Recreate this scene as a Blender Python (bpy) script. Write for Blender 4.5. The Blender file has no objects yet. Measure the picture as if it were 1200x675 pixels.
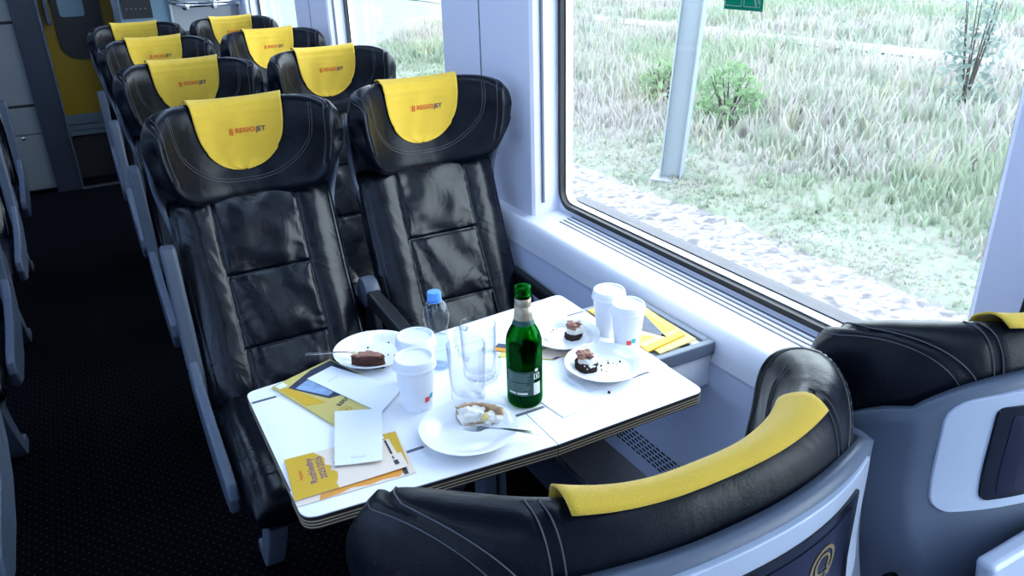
import bpy, math, random
from mathutils import Vector, Matrix, noise
random.seed(7)
PI = math.pi
C = bpy.context.scene.collection

# ------------------------------------------------------------------ materials
def mat(name, col=(.5,.5,.5), rough=.5, metal=0.0, spec=.5, emis=None, estr=0, coat=0.0, trans=0.0, ior=1.45,
        bump=0.0, bscale=200.0, var=0.0, vscale=6.0, sheen=0.0):
    m = bpy.data.materials.new(name); m.use_nodes = True
    nt = m.node_tree; b = nt.nodes['Principled BSDF']
    b.inputs['Base Color'].default_value = (*col, 1); b.inputs['Roughness'].default_value = rough
    b.inputs['Metallic'].default_value = metal; b.inputs['Specular IOR Level'].default_value = spec
    b.inputs['Coat Weight'].default_value = coat; b.inputs['Coat Roughness'].default_value = .12
    b.inputs['Transmission Weight'].default_value = trans; b.inputs['IOR'].default_value = ior
    b.inputs['Sheen Weight'].default_value = sheen
    if emis:
        b.inputs['Emission Color'].default_value = (*emis, 1); b.inputs['Emission Strength'].default_value = estr
    tc = nt.nodes.new('ShaderNodeTexCoord')
    if var:
        n = nt.nodes.new('ShaderNodeTexNoise'); n.inputs['Scale'].default_value = vscale; n.inputs['Detail'].default_value = 5
        nt.links.new(tc.outputs['Object'], n.inputs['Vector'])
        mx = nt.nodes.new('ShaderNodeMix'); mx.data_type = 'RGBA'
        mx.inputs[6].default_value = (*[c*(1-var) for c in col], 1)
        mx.inputs[7].default_value = (*[min(1, c*(1+var)) for c in col], 1)
        nt.links.new(n.outputs['Fac'], mx.inputs[0]); nt.links.new(mx.outputs[2], b.inputs['Base Color'])
    if bump:
        n = nt.nodes.new('ShaderNodeTexNoise'); n.inputs['Scale'].default_value = bscale; n.inputs['Detail'].default_value = 4
        nt.links.new(tc.outputs['Object'], n.inputs['Vector'])
        bp = nt.nodes.new('ShaderNodeBump'); bp.inputs['Strength'].default_value = bump; bp.inputs['Distance'].default_value = .002
        nt.links.new(n.outputs['Fac'], bp.inputs['Height']); nt.links.new(bp.outputs['Normal'], b.inputs['Normal'])
    return m

M = {}
def leather(name, col, rough, spec, bump=.25):
    m = mat(name, col, rough, spec=spec, bump=bump, bscale=420)
    nt = m.node_tree; b = nt.nodes['Principled BSDF']
    # pores plus soft creases in the hide
    tc = nt.nodes.new('ShaderNodeTexCoord')
    n2 = nt.nodes.new('ShaderNodeTexNoise'); n2.inputs['Scale'].default_value = 7; n2.inputs['Detail'].default_value = 3
    n2.inputs['Distortion'].default_value = 1.2
    nt.links.new(tc.outputs['Object'], n2.inputs['Vector'])
    b2 = nt.nodes.new('ShaderNodeBump'); b2.inputs['Strength'].default_value = .35; b2.inputs['Distance'].default_value = .015
    nt.links.new(n2.outputs['Fac'], b2.inputs['Height'])
    old = b.inputs['Normal'].links[0].from_node
    nt.links.new(b2.outputs['Normal'], old.inputs['Normal'])
    mr = nt.nodes.new('ShaderNodeMapRange'); mr.inputs[3].default_value = rough-.06; mr.inputs[4].default_value = rough+.1
    nt.links.new(n2.outputs['Fac'], mr.inputs[0]); nt.links.new(mr.outputs[0], b.inputs['Roughness'])
    return m
M['leather'] = leather('black_leather', (.002,.003,.0065), .25, .38, .12)
M['headleather'] = leather('headrest_leather', (.002,.0035,.0075), .33, .24, .15)
M['thread'] = mat('thread', (.10,.10,.11), .8)
M['shell'] = mat('grey_plastic_shell', (.10,.125,.175), .42, bump=.05, bscale=600)
M['shell_light'] = mat('light_plastic', (.48,.54,.66), .28, bump=.03, bscale=600, coat=.2)
M['armgrey'] = mat('arm_grey_plastic', (.07,.085,.115), .42)
M['trimblue'] = mat('seat_side_plastic', (.075,.095,.14), .38)
M['armblack'] = mat('arm_black', (.008,.009,.012), .45)
M['screen'] = mat('screen_black', (.004,.005,.010), .12, spec=.6)
M['lcd'] = mat('screen_navy', (.003,.0035,.016), .25, emis=(.012,.014,.085), estr=.05)
M['lcdorange'] = mat('screen_orange', (.10,.03,.008), .2, emis=(.24,.08,.02), estr=.3)
M['lcdgold'] = mat('screen_gold', (.08,.07,.03), .2, emis=(.20,.17,.07), estr=.3)
M['wall'] = mat('wall_panel', (.74,.75,.88), .38, bump=.03, bscale=300)
M['wallwhite'] = mat('window_surround', (.74,.76,.86), .33)
M['walllow'] = mat('lower_wall', (.62,.68,.88), .42, bump=.03, bscale=300)
M['rubber'] = mat('rubber', (.012,.012,.014), .5)
M['alu'] = mat('aluminium', (.55,.57,.60), .3, metal=1)
M['steel'] = mat('steel', (.6,.61,.63), .2, metal=1)
M['ledge'] = mat('outer_ledge', (.075,.07,.085), .6, var=.3, vscale=14)
M['slot'] = mat('slot_dark', (.10,.11,.15), .6)
M['dark'] = mat('dark_gap', (.01,.01,.012), .7)
M['step'] = mat('heater_top', (.20,.18,.18), .45, var=.15)
M['stepface'] = mat('heater_face', (.06,.075,.11), .4)
M['tablewhite'] = mat('table_laminate', (.88,.88,.90), .26, spec=.5)
M['edgedark'] = mat('table_edge_dark', (.02,.018,.018), .4)
M['edgecream'] = mat('table_edge_cream', (.55,.45,.30), .5)
M['china'] = mat('china', (.86,.87,.90), .12, spec=.6, coat=.4)
M['paper'] = mat('paper_white', (.86,.88,.92), .6, bump=.1, bscale=300)
M['cup'] = mat('paper_cup', (.86,.87,.92), .45)
M['lid'] = mat('cup_lid', (.86,.87,.94), .3)
M['yellow'] = mat('magazine_yellow', (.66,.40,.02), .55)
M['yellowpale'] = mat('magazine_pale', (.62,.50,.15), .55)
M['orange'] = mat('orange_print', (.75,.30,.03), .4)
M['peach'] = mat('peach_print', (.82,.68,.56), .4)
M['photodark'] = mat('photo_print', (.02,.03,.065), .55, var=.9, vscale=60)
M['photoblue'] = mat('photo_blue', (.22,.34,.56), .3, var=.6, vscale=45)
M['photogrey'] = mat('photo_grey', (.05,.065,.11), .55, var=.6, vscale=50)
M['ink'] = mat('ink_purple', (.10,.04,.20), .5)
M['inkdark'] = mat('ink_dark', (.03,.03,.04), .5)
M['inkred'] = mat('ink_red', (.65,.09,.02), .5)
M['inkgrey'] = mat('ink_grey', (.45,.46,.52), .5)
M['gold'] = mat('ink_gold', (.5,.34,.02), .5)
M['logored'] = mat('logo_red', (.68,.10,.015), .6)
M['logoblue'] = mat('logo_blue', (.012,.012,.09), .6)
M['teal'] = mat('logo_teal', (.05,.42,.45), .5)
M['redsq'] = mat('logo_redsq', (.75,.07,.06), .5)
M['cake'] = mat('brownie', (.075,.022,.012), .75, bump=1, bscale=260, var=.5, vscale=70)
M['cakedark'] = mat('cake_dark', (.022,.010,.007), .8, bump=1, bscale=220, var=.4, vscale=60)
M['chococream'] = mat('choco_cream', (.36,.17,.12), .5, bump=.6, bscale=120, var=.25, vscale=60)
M['cream'] = mat('cream', (.88,.84,.76), .45, bump=.5, bscale=120)
M['crust'] = mat('crust', (.58,.37,.20), .7, bump=.8, bscale=220, var=.3, vscale=80)
M['banana'] = mat('banana', (.78,.58,.22), .5)
M['cabinet'] = mat('cabinet_panel', (.125,.135,.14), .4, var=.08, vscale=2)
M['bulkhead'] = mat('bulkhead_dark', (.018,.022,.032), .35, var=.3, vscale=5)
M['doorframe'] = mat('doorframe', (.10,.12,.16), .25, metal=.6)
M['doory'] = mat('yellow_door', (.20,.125,.002), .4)
M['doorsilver'] = mat('door_kickplate', (.12,.16,.20), .3, metal=.4)
M['capblue'] = mat('cap_blue', (.10,.32,.80), .35)
M['foil'] = mat('bottle_foil', (.44,.38,.27), .35, metal=.4)
M['foilgreen'] = mat('foil_band', (.01,.07,.06), .4)
M['blabel'] = mat('bottle_label', (.012,.06,.055), .4)
M['btext'] = mat('bottle_text', (.25,.36,.33), .5)
M['bwhite'] = mat('bottle_white', (.70,.72,.66), .5)
M['mast'] = mat('mast_paint', (.20,.235,.27), .6)
M['road'] = mat('road_surface', (.19,.20,.23), .9)
M['ceil'] = mat('ceiling_panel', (.30,.32,.38), .5)
M['signgreen'] = mat('sign_green', (.02,.33,.22), .4)
M['signwhite'] = mat('sign_white', (.75,.85,.80), .4)
M['crumb'] = mat('crumb', (.05,.02,.015), .8)

# yellow cover cloth: woven
M['cloth'] = mat('yellow_cloth', (.77,.49,.036), .75, bump=.5, bscale=900, var=.07, vscale=30, sheen=.2)

def glassmat(name, col, rough=0.0, ior=1.5):
    m = bpy.data.materials.new(name); m.use_nodes = True; nt = m.node_tree; nt.nodes.clear()
    o = nt.nodes.new('ShaderNodeOutputMaterial'); g = nt.nodes.new('ShaderNodeBsdfGlass')
    g.inputs['Color'].default_value = (*col, 1); g.inputs['Roughness'].default_value = rough; g.inputs['IOR'].default_value = ior
    nt.links.new(g.outputs[0], o.inputs[0]); return m
M['bottleglass'] = glassmat('green_glass', (.06,.50,.13))
M['beer'] = glassmat('beer_liquid', (.30,.30,.02), ior=1.34)

def thinglass(name, tint, gloss, rough=.0, ior=1.5, edge=None):
    m = bpy.data.materials.new(name); m.use_nodes = True; nt = m.node_tree; nt.nodes.clear()
    o = nt.nodes.new('ShaderNodeOutputMaterial'); t = nt.nodes.new('ShaderNodeBsdfTransparent'); g = nt.nodes.new('ShaderNodeBsdfGlossy')
    t.inputs[0].default_value = (*tint, 1); g.inputs['Roughness'].default_value = rough
    lw = nt.nodes.new('ShaderNodeLayerWeight'); lw.inputs[0].default_value = .5
    pw = nt.nodes.new('ShaderNodeMath'); pw.operation = 'POWER'; pw.inputs[1].default_value = 4.0
    nt.links.new(lw.outputs['Facing'], pw.inputs[0])
    fr = nt.nodes.new('ShaderNodeMath'); fr.operation = 'MULTIPLY_ADD'; fr.inputs[1].default_value = .55; fr.inputs[2].default_value = .035
    nt.links.new(pw.outputs[0], fr.inputs[0])
    mu = nt.nodes.new('ShaderNodeMath'); mu.operation = 'MULTIPLY'; mu.inputs[1].default_value = gloss
    if edge:
        ec = nt.nodes.new('ShaderNodeMix'); ec.data_type = 'RGBA'; ec.inputs[6].default_value = (*tint, 1); ec.inputs[7].default_value = (*edge, 1)
        nt.links.new(pw.outputs[0], ec.inputs[0]); nt.links.new(ec.outputs[2], t.inputs[0])
    mx = nt.nodes.new('ShaderNodeMixShader')
    nt.links.new(fr.outputs[0], mu.inputs[0]); nt.links.new(mu.outputs[0], mx.inputs[0])
    nt.links.new(t.outputs[0], mx.inputs[1]); nt.links.new(g.outputs[0], mx.inputs[2]); nt.links.new(mx.outputs[0], o.inputs[0])
    return m
M['pane'] = thinglass('window_glass', (.95,.98,.98), .6)
M['paneleft'] = thinglass('tinted_window_glass', (.42,.50,.62), .6)  # for the unseen left panes; tint added to hold back light from that side
M['mughandle'] = thinglass('mug_handle_glass', (.88,.90,.93), 1.2, .02, edge=(.22,.28,.38))
M['mug'] = thinglass('mug_glass', (.97,.975,.985), .9, .02, edge=(.35,.42,.52))
M['pet'] = thinglass('pet_plastic', (.91,.94,.98), 1.1, .05, edge=(.35,.45,.65))

def carpet():
    m = mat('carpet', (.003,.0035,.006), .95, spec=.03, bump=.6, bscale=500)
    nt = m.node_tree; b = nt.nodes['Principled BSDF']
    tc = nt.nodes.new('ShaderNodeTexCoord'); sp = nt.nodes.new('ShaderNodeSeparateXYZ')
    nt.links.new(tc.outputs['Object'], sp.inputs[0])
    def mth(op, a, bb=None, c=None):
        n = nt.nodes.new('ShaderNodeMath'); n.operation = op
        for i, v in enumerate((a, bb, c)):
            if v is None: continue
            if isinstance(v, (int, float)): n.inputs[i].default_value = v
            else: nt.links.new(v, n.inputs[i])
        return n.outputs[0]
    def cell(s, off, p):
        return mth('SUBTRACT', mth('FRACT', mth('ADD', mth('DIVIDE', s, p), off)), .5)
    def dots(ox, oy):
        fx = cell(sp.outputs[0], ox, .030); fy = cell(sp.outputs[1], oy, .040)
        d = mth('SQRT', mth('ADD', mth('MULTIPLY', mth('MULTIPLY', fx, fx), .9), mth('MULTIPLY', mth('MULTIPLY', fy, fy), 1.6)))
        return mth('LESS_THAN', d, .085)
    d = mth('MAXIMUM', dots(0, 0), dots(.5, .5))
    mx = nt.nodes.new('ShaderNodeMix'); mx.data_type = 'RGBA'
    mx.inputs[6].default_value = (.002,.0024,.0042,1); mx.inputs[7].default_value = (.026,.025,.024,1)
    nt.links.new(d, mx.inputs[0]); nt.links.new(mx.outputs[2], b.inputs['Base Color'])
    return m
M['carpet'] = carpet()

def ramp_mat(name, stops, scale, rough=.95, detail=6, bump=0, stretch=(1,1,1), dist=.5):
    m = bpy.data.materials.new(name); m.use_nodes = True; nt = m.node_tree; b = nt.nodes['Principled BSDF']
    b.inputs['Roughness'].default_value = rough; b.inputs['Specular IOR Level'].default_value = .1
    tc = nt.nodes.new('ShaderNodeTexCoord'); mp = nt.nodes.new('ShaderNodeMapping'); mp.inputs['Scale'].default_value = stretch
    n = nt.nodes.new('ShaderNodeTexNoise'); n.inputs['Scale'].default_value = scale; n.inputs['Detail'].default_value = detail
    n.inputs['Distortion'].default_value = dist
    r = nt.nodes.new('ShaderNodeValToRGB'); r.color_ramp.elements.remove(r.color_ramp.elements[0])
    r.color_ramp.elements[0].position = stops[0][0]; r.color_ramp.elements[0].color = (*stops[0][1], 1)
    for p, c in stops[1:]:
        e = r.color_ramp.elements.new(p); e.color = (*c, 1)
    nt.links.new(tc.outputs['Object'], mp.inputs[0]); nt.links.new(mp.outputs[0], n.inputs['Vector'])
    nt.links.new(n.outputs['Fac'], r.inputs[0]); nt.links.new(r.outputs[0], b.inputs['Base Color'])
    if bump:
        bp = nt.nodes.new('ShaderNodeBump'); bp.inputs['Strength'].default_value = bump; bp.inputs['Distance'].default_value = .03
        nt.links.new(n.outputs['Fac'], bp.inputs['Height']); nt.links.new(bp.outputs['Normal'], b.inputs['Normal'])
    return m
M['meadow'] = ramp_mat('meadow_ground', [(.30,(.10,.125,.10)),(.42,(.13,.15,.125)),(.5,(.15,.15,.135)),(.58,(.13,.155,.125)),(.7,(.16,.15,.145))], 1.6)
M['ballast'] = ramp_mat('ballast_gravel', [(.35,(.09,.085,.095)),(.46,(.16,.15,.165)),(.56,(.21,.20,.21)),(.68,(.12,.115,.13))], 9, bump=.6, detail=8)

def vcol_mat():
    m = bpy.data.materials.new('meadow_plants'); m.use_nodes = True; nt = m.node_tree; b = nt.nodes['Principled BSDF']
    a = nt.nodes.new('ShaderNodeAttribute'); a.attribute_name = 'Col'
    nt.nodes.remove(b); o = nt.nodes['Material Output']
    d = nt.nodes.new('ShaderNodeBsdfDiffuse'); t = nt.nodes.new('ShaderNodeBsdfTranslucent'); mx = nt.nodes.new('ShaderNodeMixShader')
    mx.inputs[0].default_value = .5
    for k in (d, t): nt.links.new(a.outputs['Color'], k.inputs[0])
    nt.links.new(d.outputs[0], mx.inputs[1]); nt.links.new(t.outputs[0], mx.inputs[2]); nt.links.new(mx.outputs[0], o.inputs[0])
    return m
M['plants'] = vcol_mat()
def backlit(name, col):
    m = bpy.data.materials.new(name); m.use_nodes = True; nt = m.node_tree; nt.nodes.remove(nt.nodes['Principled BSDF']); o = nt.nodes['Material Output']
    d = nt.nodes.new('ShaderNodeBsdfDiffuse'); t = nt.nodes.new('ShaderNodeBsdfTranslucent'); mx = nt.nodes.new('ShaderNodeMixShader'); mx.inputs[0].default_value = .5
    for k in (d, t): k.inputs[0].default_value = (*col, 1)
    nt.links.new(d.outputs[0], mx.inputs[1]); nt.links.new(t.outputs[0], mx.inputs[2]); nt.links.new(mx.outputs[0], o.inputs[0]); return m
M['signgreen'] = backlit('sign_green_film', (.015,.26,.17)); M['signwhite'] = backlit('sign_white_film', (.45,.62,.55))

# ------------------------------------------------------------------ mesh helpers
def obj(name, vf, m, parent=None, smooth=True, sharp=None, fm=None):
    vs, fs = vf
    me = bpy.data.meshes.new(name); me.from_pydata([tuple(v) for v in vs], [], fs)
    ms = m if isinstance(m, (list, tuple)) else [m]
    for k in ms: me.materials.append(k)
    if fm:
        for p, i in zip(me.polygons, fm): p.material_index = i
    me.validate(); me.update()
    if smooth:
        me.shade_smooth()
        if sharp: me.set_sharp_from_angle(angle=math.radians(sharp))
    o = bpy.data.objects.new(name, me); C.objects.link(o)
    if parent: o.parent = parent
    return o
def tag(o, label, cat=None, group=None, kind=None):
    if label: o['label'] = label
    if cat: o['category'] = cat
    if group: o['group'] = group
    if kind: o['kind'] = kind
    return o
def empty(name, loc=(0,0,0), rz=0):
    o = bpy.data.objects.new(name, None); C.objects.link(o); o.location = loc; o.rotation_euler = (0,0,rz); o.empty_display_size = .05
    return o
def dup(o, parent=None):
    c = o.copy(); C.objects.link(c); c.parent = parent
    for ch in list(o.children): dup(ch, c)
    return c
def join(*vfs):
    V, F = [], []
    for v, f in vfs:
        n = len(V); V += list(v); F += [tuple(i+n for i in q) for q in f]
    return V, F
def box(x0, x1, y0, y1, z0, z1):
    v = [(x,y,z) for z in (z0,z1) for y in (y0,y1) for x in (x0,x1)]
    return v, [(0,2,3,1),(4,5,7,6),(0,1,5,4),(2,6,7,3),(0,4,6,2),(1,3,7,5)]
def bevel(o, w=.004, seg=2, ang=35):
    b = o.modifiers.new('bevel', 'BEVEL'); b.width = w; b.segments = seg; b.limit_method = 'ANGLE'; b.angle_limit = math.radians(ang)
    return o
def prism(poly, axis, a, b):
    """extrude a 2D polygon along an axis: axis 0 -> poly is (y,z), 1 -> (x,z), 2 -> (x,y)"""
    def P(p, t):
        return [(t,p[0],p[1]),(p[0],t,p[1]),(p[0],p[1],t)][axis]
    n = len(poly); v = [P(p,a) for p in poly]+[P(p,b) for p in poly]
    f = [tuple(range(n))[::-1], tuple(range(n,2*n))]+[(i,(i+1)%n,n+(i+1)%n,n+i) for i in range(n)]
    ar = sum(poly[i][0]*poly[(i+1)%n][1]-poly[(i+1)%n][0]*poly[i][1] for i in range(n))
    if (ar < 0) != (axis == 1): f = [q[::-1] for q in f]
    return v, f
def lathe(prof, n=40, cx=0, cy=0, caps=True):
    v = []; f = []
    for r, z in prof:
        for i in range(n):
            a = 2*PI*i/n; v.append((cx+r*math.cos(a), cy+r*math.sin(a), z))
    for j in range(len(prof)-1):
        for i in range(n):
            k = (i+1) % n; f.append((j*n+i, j*n+k, (j+1)*n+k, (j+1)*n+i))
    if caps:
        f.append(tuple(range(n))[::-1]); f.append(tuple((len(prof)-1)*n+i for i in range(n)))
    return v, f
def tube(pts, r, n=6, closed=False):
    pts = [Vector(p) for p in pts]; N = len(pts); v = []; f = []
    for i, p in enumerate(pts):
        a = pts[(i-1) % N] if (closed or i) else p; b = pts[(i+1) % N] if (closed or i < N-1) else p
        t = (b-a).normalized(); up = Vector((0,0,1)) if abs(t.z) < .9 else Vector((1,0,0))
        s = t.cross(up).normalized(); u = s.cross(t); rr = r[i] if isinstance(r, (list,tuple)) else r
        for k in range(n):
            w = 2*PI*k/n; v.append(p+s*math.cos(w)*rr+u*math.sin(w)*rr)
    for i in range(N if closed else N-1):
        for k in range(n):
            j = (i+1) % N; l = (k+1) % n; f.append((i*n+k, j*n+k, j*n+l, i*n+l))
    if not closed:
        f.append(tuple(range(n))); f.append(tuple((N-1)*n+k for k in range(n))[::-1])
    return v, f
def spow(x, e): return math.copysign(abs(x)**e, x)
def loops(fn, ts, na):
    """closed loops fn(t,a) stacked along t, capped at both ends"""
    v = [fn(t, 2*PI*k/na) for t in ts for k in range(na)]; f = []
    for j in range(len(ts)-1):
        for k in range(na):
            l = (k+1) % na; f.append((j*na+k, j*na+l, (j+1)*na+l, (j+1)*na+k))
    f.append(tuple(range(na))[::-1]); f.append(tuple((len(ts)-1)*na+k for k in range(na)))
    return v, f
def fixn(vf):
    """flip faces when the signed volume is negative"""
    v, f = vf; s = 0
    for q in f:
        a = Vector(v[q[0]])
        for i in range(1, len(q)-1):
            s += a.dot(Vector(v[q[i]]).cross(Vector(v[q[i+1]])))
    return (v, [q[::-1] for q in f]) if s < 0 else vf
def grid(fn, us, vs):
    v = [fn(a, b) for a in us for b in vs]; n = len(vs)
    return v, [(i*n+j, (i+1)*n+j, (i+1)*n+j+1, i*n+j+1) for i in range(len(us)-1) for j in range(n-1)]
def lin(a, b, n): return [a+(b-a)*i/(n-1) for i in range(n)]
def solid(o, t, off=0):
    s = o.modifiers.new('thick', 'SOLIDIFY'); s.thickness = t; s.offset = off; return o
def text_vf(body, size, bold=.0, ext=.0):
    cu = bpy.data.curves.new('t', 'FONT'); cu.body = body; cu.size = size; cu.offset = bold*size*.6; cu.extrude = ext; cu.resolution_u = 3
    cu.align_x = 'CENTER'; cu.align_y = 'CENTER'
    o = bpy.data.objects.new('t', cu); C.objects.link(o)
    dg = bpy.context.evaluated_depsgraph_get(); me = o.evaluated_get(dg).to_mesh()
    vf = ([tuple(v.co) for v in me.vertices], [tuple(p.vertices) for p in me.polygons])
    o.evaluated_get(dg).to_mesh_clear(); bpy.data.objects.remove(o); bpy.data.curves.remove(cu)
    return vf
def xf(vf, mtx):
    return [mtx @ Vector(v) for v in vf[0]], vf[1]
def sm(a, b, x):
    t = max(0, min(1, (x-a)/(b-a))); return t*t*(3-2*t)

# ------------------------------------------------------------------ camera (solved from the vanishing points)
cam = bpy.data.cameras.new('camera'); co = bpy.data.objects.new('camera', cam); C.objects.link(co)
Rm = ((.8746971589835134,-.4838947716838949,-.027399452606970742),(-.21867428974587835,-.34356528789556534,-.9133150868990247),(.4325348946273654,.8048656676056126,-.4063309267573235))
co.matrix_world = Matrix(((Rm[0][0],-Rm[1][0],-Rm[2][0],0),(Rm[0][1],-Rm[1][1],-Rm[2][1],0),(Rm[0][2],-Rm[1][2],-Rm[2][2],1.55),(0,0,0,1)))
cam.sensor_width = 36; cam.lens = 914.819/1200*36; cam.clip_start = .02; cam.clip_end = 300
bpy.context.scene.camera = co

# ================================================================== SEAT
HZ, HH = 1.054, .130
def HS(s, a):
    """headrest surface, local seat space (seat faces -Y), s across, a round the section (0 back, pi/2 top, pi front)"""
    q = abs(s); r = max(1e-4, 1-q**(4.4 if math.sin(a) > 0 else 6.5))**(1/3.0)
    rd = max(1e-4, 1-q**6)**(1/2.5)
    sn, cs = math.sin(a), math.cos(a)
    z = HZ+.030*q**2.6+HH*r*spow(sn, .55)
    d = .027+.044*q**2.4
    yc = -.052-.138*q**2.6
    lean = -.040*sm(1.03, .925, z)
    cp = spow(cs, .85)
    y = yc+lean+d*rd*cp
    x = s*.252*(1-.15*sm(1.10, .93, z))*(1-.13*q*q*max(0, -cp))
    return Vector((x, y, z))
def HN(s, a):
    e = 1e-3; p = HS(s,a); n = (HS(s+e,a)-p).cross(HS(s,a+e)-p)
    if n.length < 1e-12: return Vector((0,0,1))
    n.normalize()
    c = Vector((p.x, -.052-.138*abs(s)**2.6, HZ))
    return n if n.dot(p-c) > 0 else -n
def aof(zf, front=True):
    s = spow(max(-1, min(1, zf)), 1/.55); a = math.asin(max(-1, min(1, s)))
    return PI-a if front else a
def side_seam(a):
    """s of the seam between the side panel and the top panel, front tip -> back"""
    return .90-.33*sm(1.9, -.3, a)
def headrest_groove(s, a):
    aa = a-2*PI if a > 1.5*PI else a
    g = 0
    if -.5 < aa < PI+.5:
        ds = abs(s)-side_seam(aa)
        g += .0030*math.exp(-(ds/.010)**2)-.0022*math.exp(-((ds-.028)/.014)**2)
    if -.5 < aa < PI*.52:
        g += .0026*math.exp(-((abs(s)-.555)/.008)**2)*sm(-.5, -.1, aa)
    return g
ts = [math.sin(PI/2*t) for t in lin(-1, 1, 91)]; ts = [t*.9995 for t in ts]
HEAD = fixn(loops(lambda s, a: HS(s, a)-HN(s, a)*headrest_groove(s, a), ts, 72))
def face_loop():
    out = []
    for i in range(81):
        ph = PI+PI*i/80*1.0
        s = .76*spow(math.cos(ph), .75); zf = .88+1.50*spow(math.sin(ph), .62)
        out.append((s, zf))
    return out
def stitch_mesh():
    parts = []
    lp = face_loop(); pts = [HS(s, aof(z))+HN(s, aof(z))*.0006 for s, z in lp]
    pts2 = [HS(s*.965, aof(z+.05*(z < 0)))+HN(s*.965, aof(z))*.0006 for s, z in lp]
    for P in (pts, pts2):
        parts.append(tube(P, .0008, 4))
    for sg in (-1, 1):
        for ds in (-.020, .048):
            parts.append(tube([HS(sg*(side_seam(a)+ds), a)+HN(sg*(side_seam(a)+ds), a)*.0004 for a in lin(-.4, PI+.45, 60)], .0007, 4))
    for s0 in (-.555, .555):
        for ds in (-.018, .018):
            parts.append(tube([HS(s0+ds, a)+HN(s0+ds, a)*.0004 for a in lin(-.4, PI*.55, 30)], .0007, 4))
    return join(*parts)
STITCH = stitch_mesh()

# cover cloth
A0 = 1.25; A1 = aof(-.40)
def cloth_path():
    n = 60; out = [];
    for i in range(n+1): out.append(A0+(A1-A0)*i/n)
    L = [0]
    for i in range(n): L.append(L[-1]+(HS(0,out[i+1])-HS(0,out[i])).length)
    return out, L
CA, CL = cloth_path()
Ltop = None
for a, l in zip(CA, CL):
    if a >= PI/2: Ltop = l; break
def cloth_at(u, l):
    """u in -1..1 across, l along the cloth"""
    for i in range(len(CL)-1):
        if CL[i+1] >= l: break
    t = (l-CL[i])/(CL[i+1]-CL[i]); a = CA[i]+(CA[i+1]-CA[i])*t
    Lf = CL[-1]-Ltop; q = max(0, (l-Ltop)/Lf)
    hw = .49*(1.0-.10*q)*max(.0, 1-q**3.6)**(1/2.4) if q > 0 else .49
    hw = max(hw, .03)
    s = u*hw
    topness = math.exp(-((l-Ltop)/.05)**2)
    off = .0045+.005*topness*abs(u)**3+.0012*math.sin(u*9+l*30)*(1-topness)+.002*topness*math.sin(l*150)**2
    return HS(s, a)+HN(s, a)*off
CLOTH = grid(cloth_at, lin(-1, 1, 41), lin(0, CL[-1]-.0001, 61))
def logo(vf, dx, dz):
    """wrap flat text (x right, y up) on the front of the cloth"""
    out = []
    for x, y, z in vf[0]:
        zz = 1.106+dz+y*1.0; xx = x+dx-.001
        # front of the cloth at this height
        zf = (zz-HZ)/HH; a = aof(zf); s = xx/.254
        p = HS(s, a)+HN(s, a)*.0075; out.append((xx, p.y, zz))
    return out, vf[1]
def slant(vf): return [(x+.0*y, y, z) for x, y, z in vf[0]], vf[1]
LOGO_R = logo(text_vf('REGIO', .0178, .034), .0150, .0)
BARS = logo(join(box(-.003,.0005,-.010,.008,0,0)[0:1]+([(0,1,3,2)],), box(.0025,.006,-.010,.008,0,0)[0:1]+([(0,1,3,2)],)), -.0230, 0)
LOGO_J = logo(text_vf('JET', .0178, .034), .0555, .0)

# backrest
def spine(v):   # v 0 bottom .. 1 top -> (y,z) centre line
    z = .42+.52*v; y = -.315+.245*v+.018*math.sin(v*PI)
    return y, z
SEAMS = (.735, .555)
def BR(v, a):
    y, z = spine(v); r = max(1e-3, 1-abs(2*v-1)**14)**(1/3)
    cs, sn = math.cos(a), math.sin(a)
    hw = .222+.006*(1-v)
    x = hw*spow(sn, .55)*(.93+.07*r); yy = .052*spow(cs, .7)*r
    if cs < 0:
        f = abs(cs)**.4
        ax = abs(x); sg = 1 if x > 0 else -1
        fn_ = 0
        # side bolsters stand proud, centre panel is stuffed between its seams
        fn_ += .020*math.exp(-((ax-.160)/.048)**2)
        g = math.exp(-((ax-.112)/.0035)**2)
        fn_ -= .010*g
        if ax < .112:
            zs = [.40]+[SEAMS[1], SEAMS[0]]+[.96]
            for i in range(3):
                if zs[i] <= z < zs[i+1]:
                    t = (z-zs[i])/(zs[i+1]-zs[i])
                    fn_ += .012*(math.sin(PI*t)**.5)*(1-(ax/.116)**6)
            for q in SEAMS:
                fn_ -= .007*math.exp(-((z-q)/.0035)**2)
            # creases gathered towards the seams
            for q, k in ((SEAMS[0], 1), (SEAMS[1], 1), (SEAMS[0], -1), (SEAMS[1], -1)):
                dz = (z-q)*k
                if 0 < dz < .07:
                    w = math.exp(-dz/.025)*(1-math.exp(-dz/.006))
                    fn_ += .0028*w*math.sin(x*105+7*noise.noise(Vector((x*22, q*9, dz*10))))
            n = noise.noise(Vector((x*16+z*9, 3.1, z*11-x*6)))
            fn_ += .010*n
            e = math.exp(-(.112-ax)/.03)
            fn_ += .0013*e*math.sin((z+.6*ax)*150+5*noise.noise(Vector((x*9, z*20, 1.7))))
        else:
            fn_ += .004*noise.noise(Vector((sg*2+x*12, 8.1, z*9)))
            fn_ += .0007*math.sin((z-1.1*ax)*90+6*noise.noise(Vector((x*14, z*9, 4.4))))*math.exp(-((ax-.13)/.02)**2)
        fn_ -= .003*math.exp(-((ax-.207)/.003)**2)
        yy -= fn_*f*r
    tilt = .42
    return Vector((x, y+yy*math.cos(tilt), z-yy*math.sin(tilt)*-.5*-1))
def angs(n):  # more samples on the front face
    return n
BACK = fixn(loops(lambda v, a: BR(v, a), lin(0, 1, 150), 260))

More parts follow.
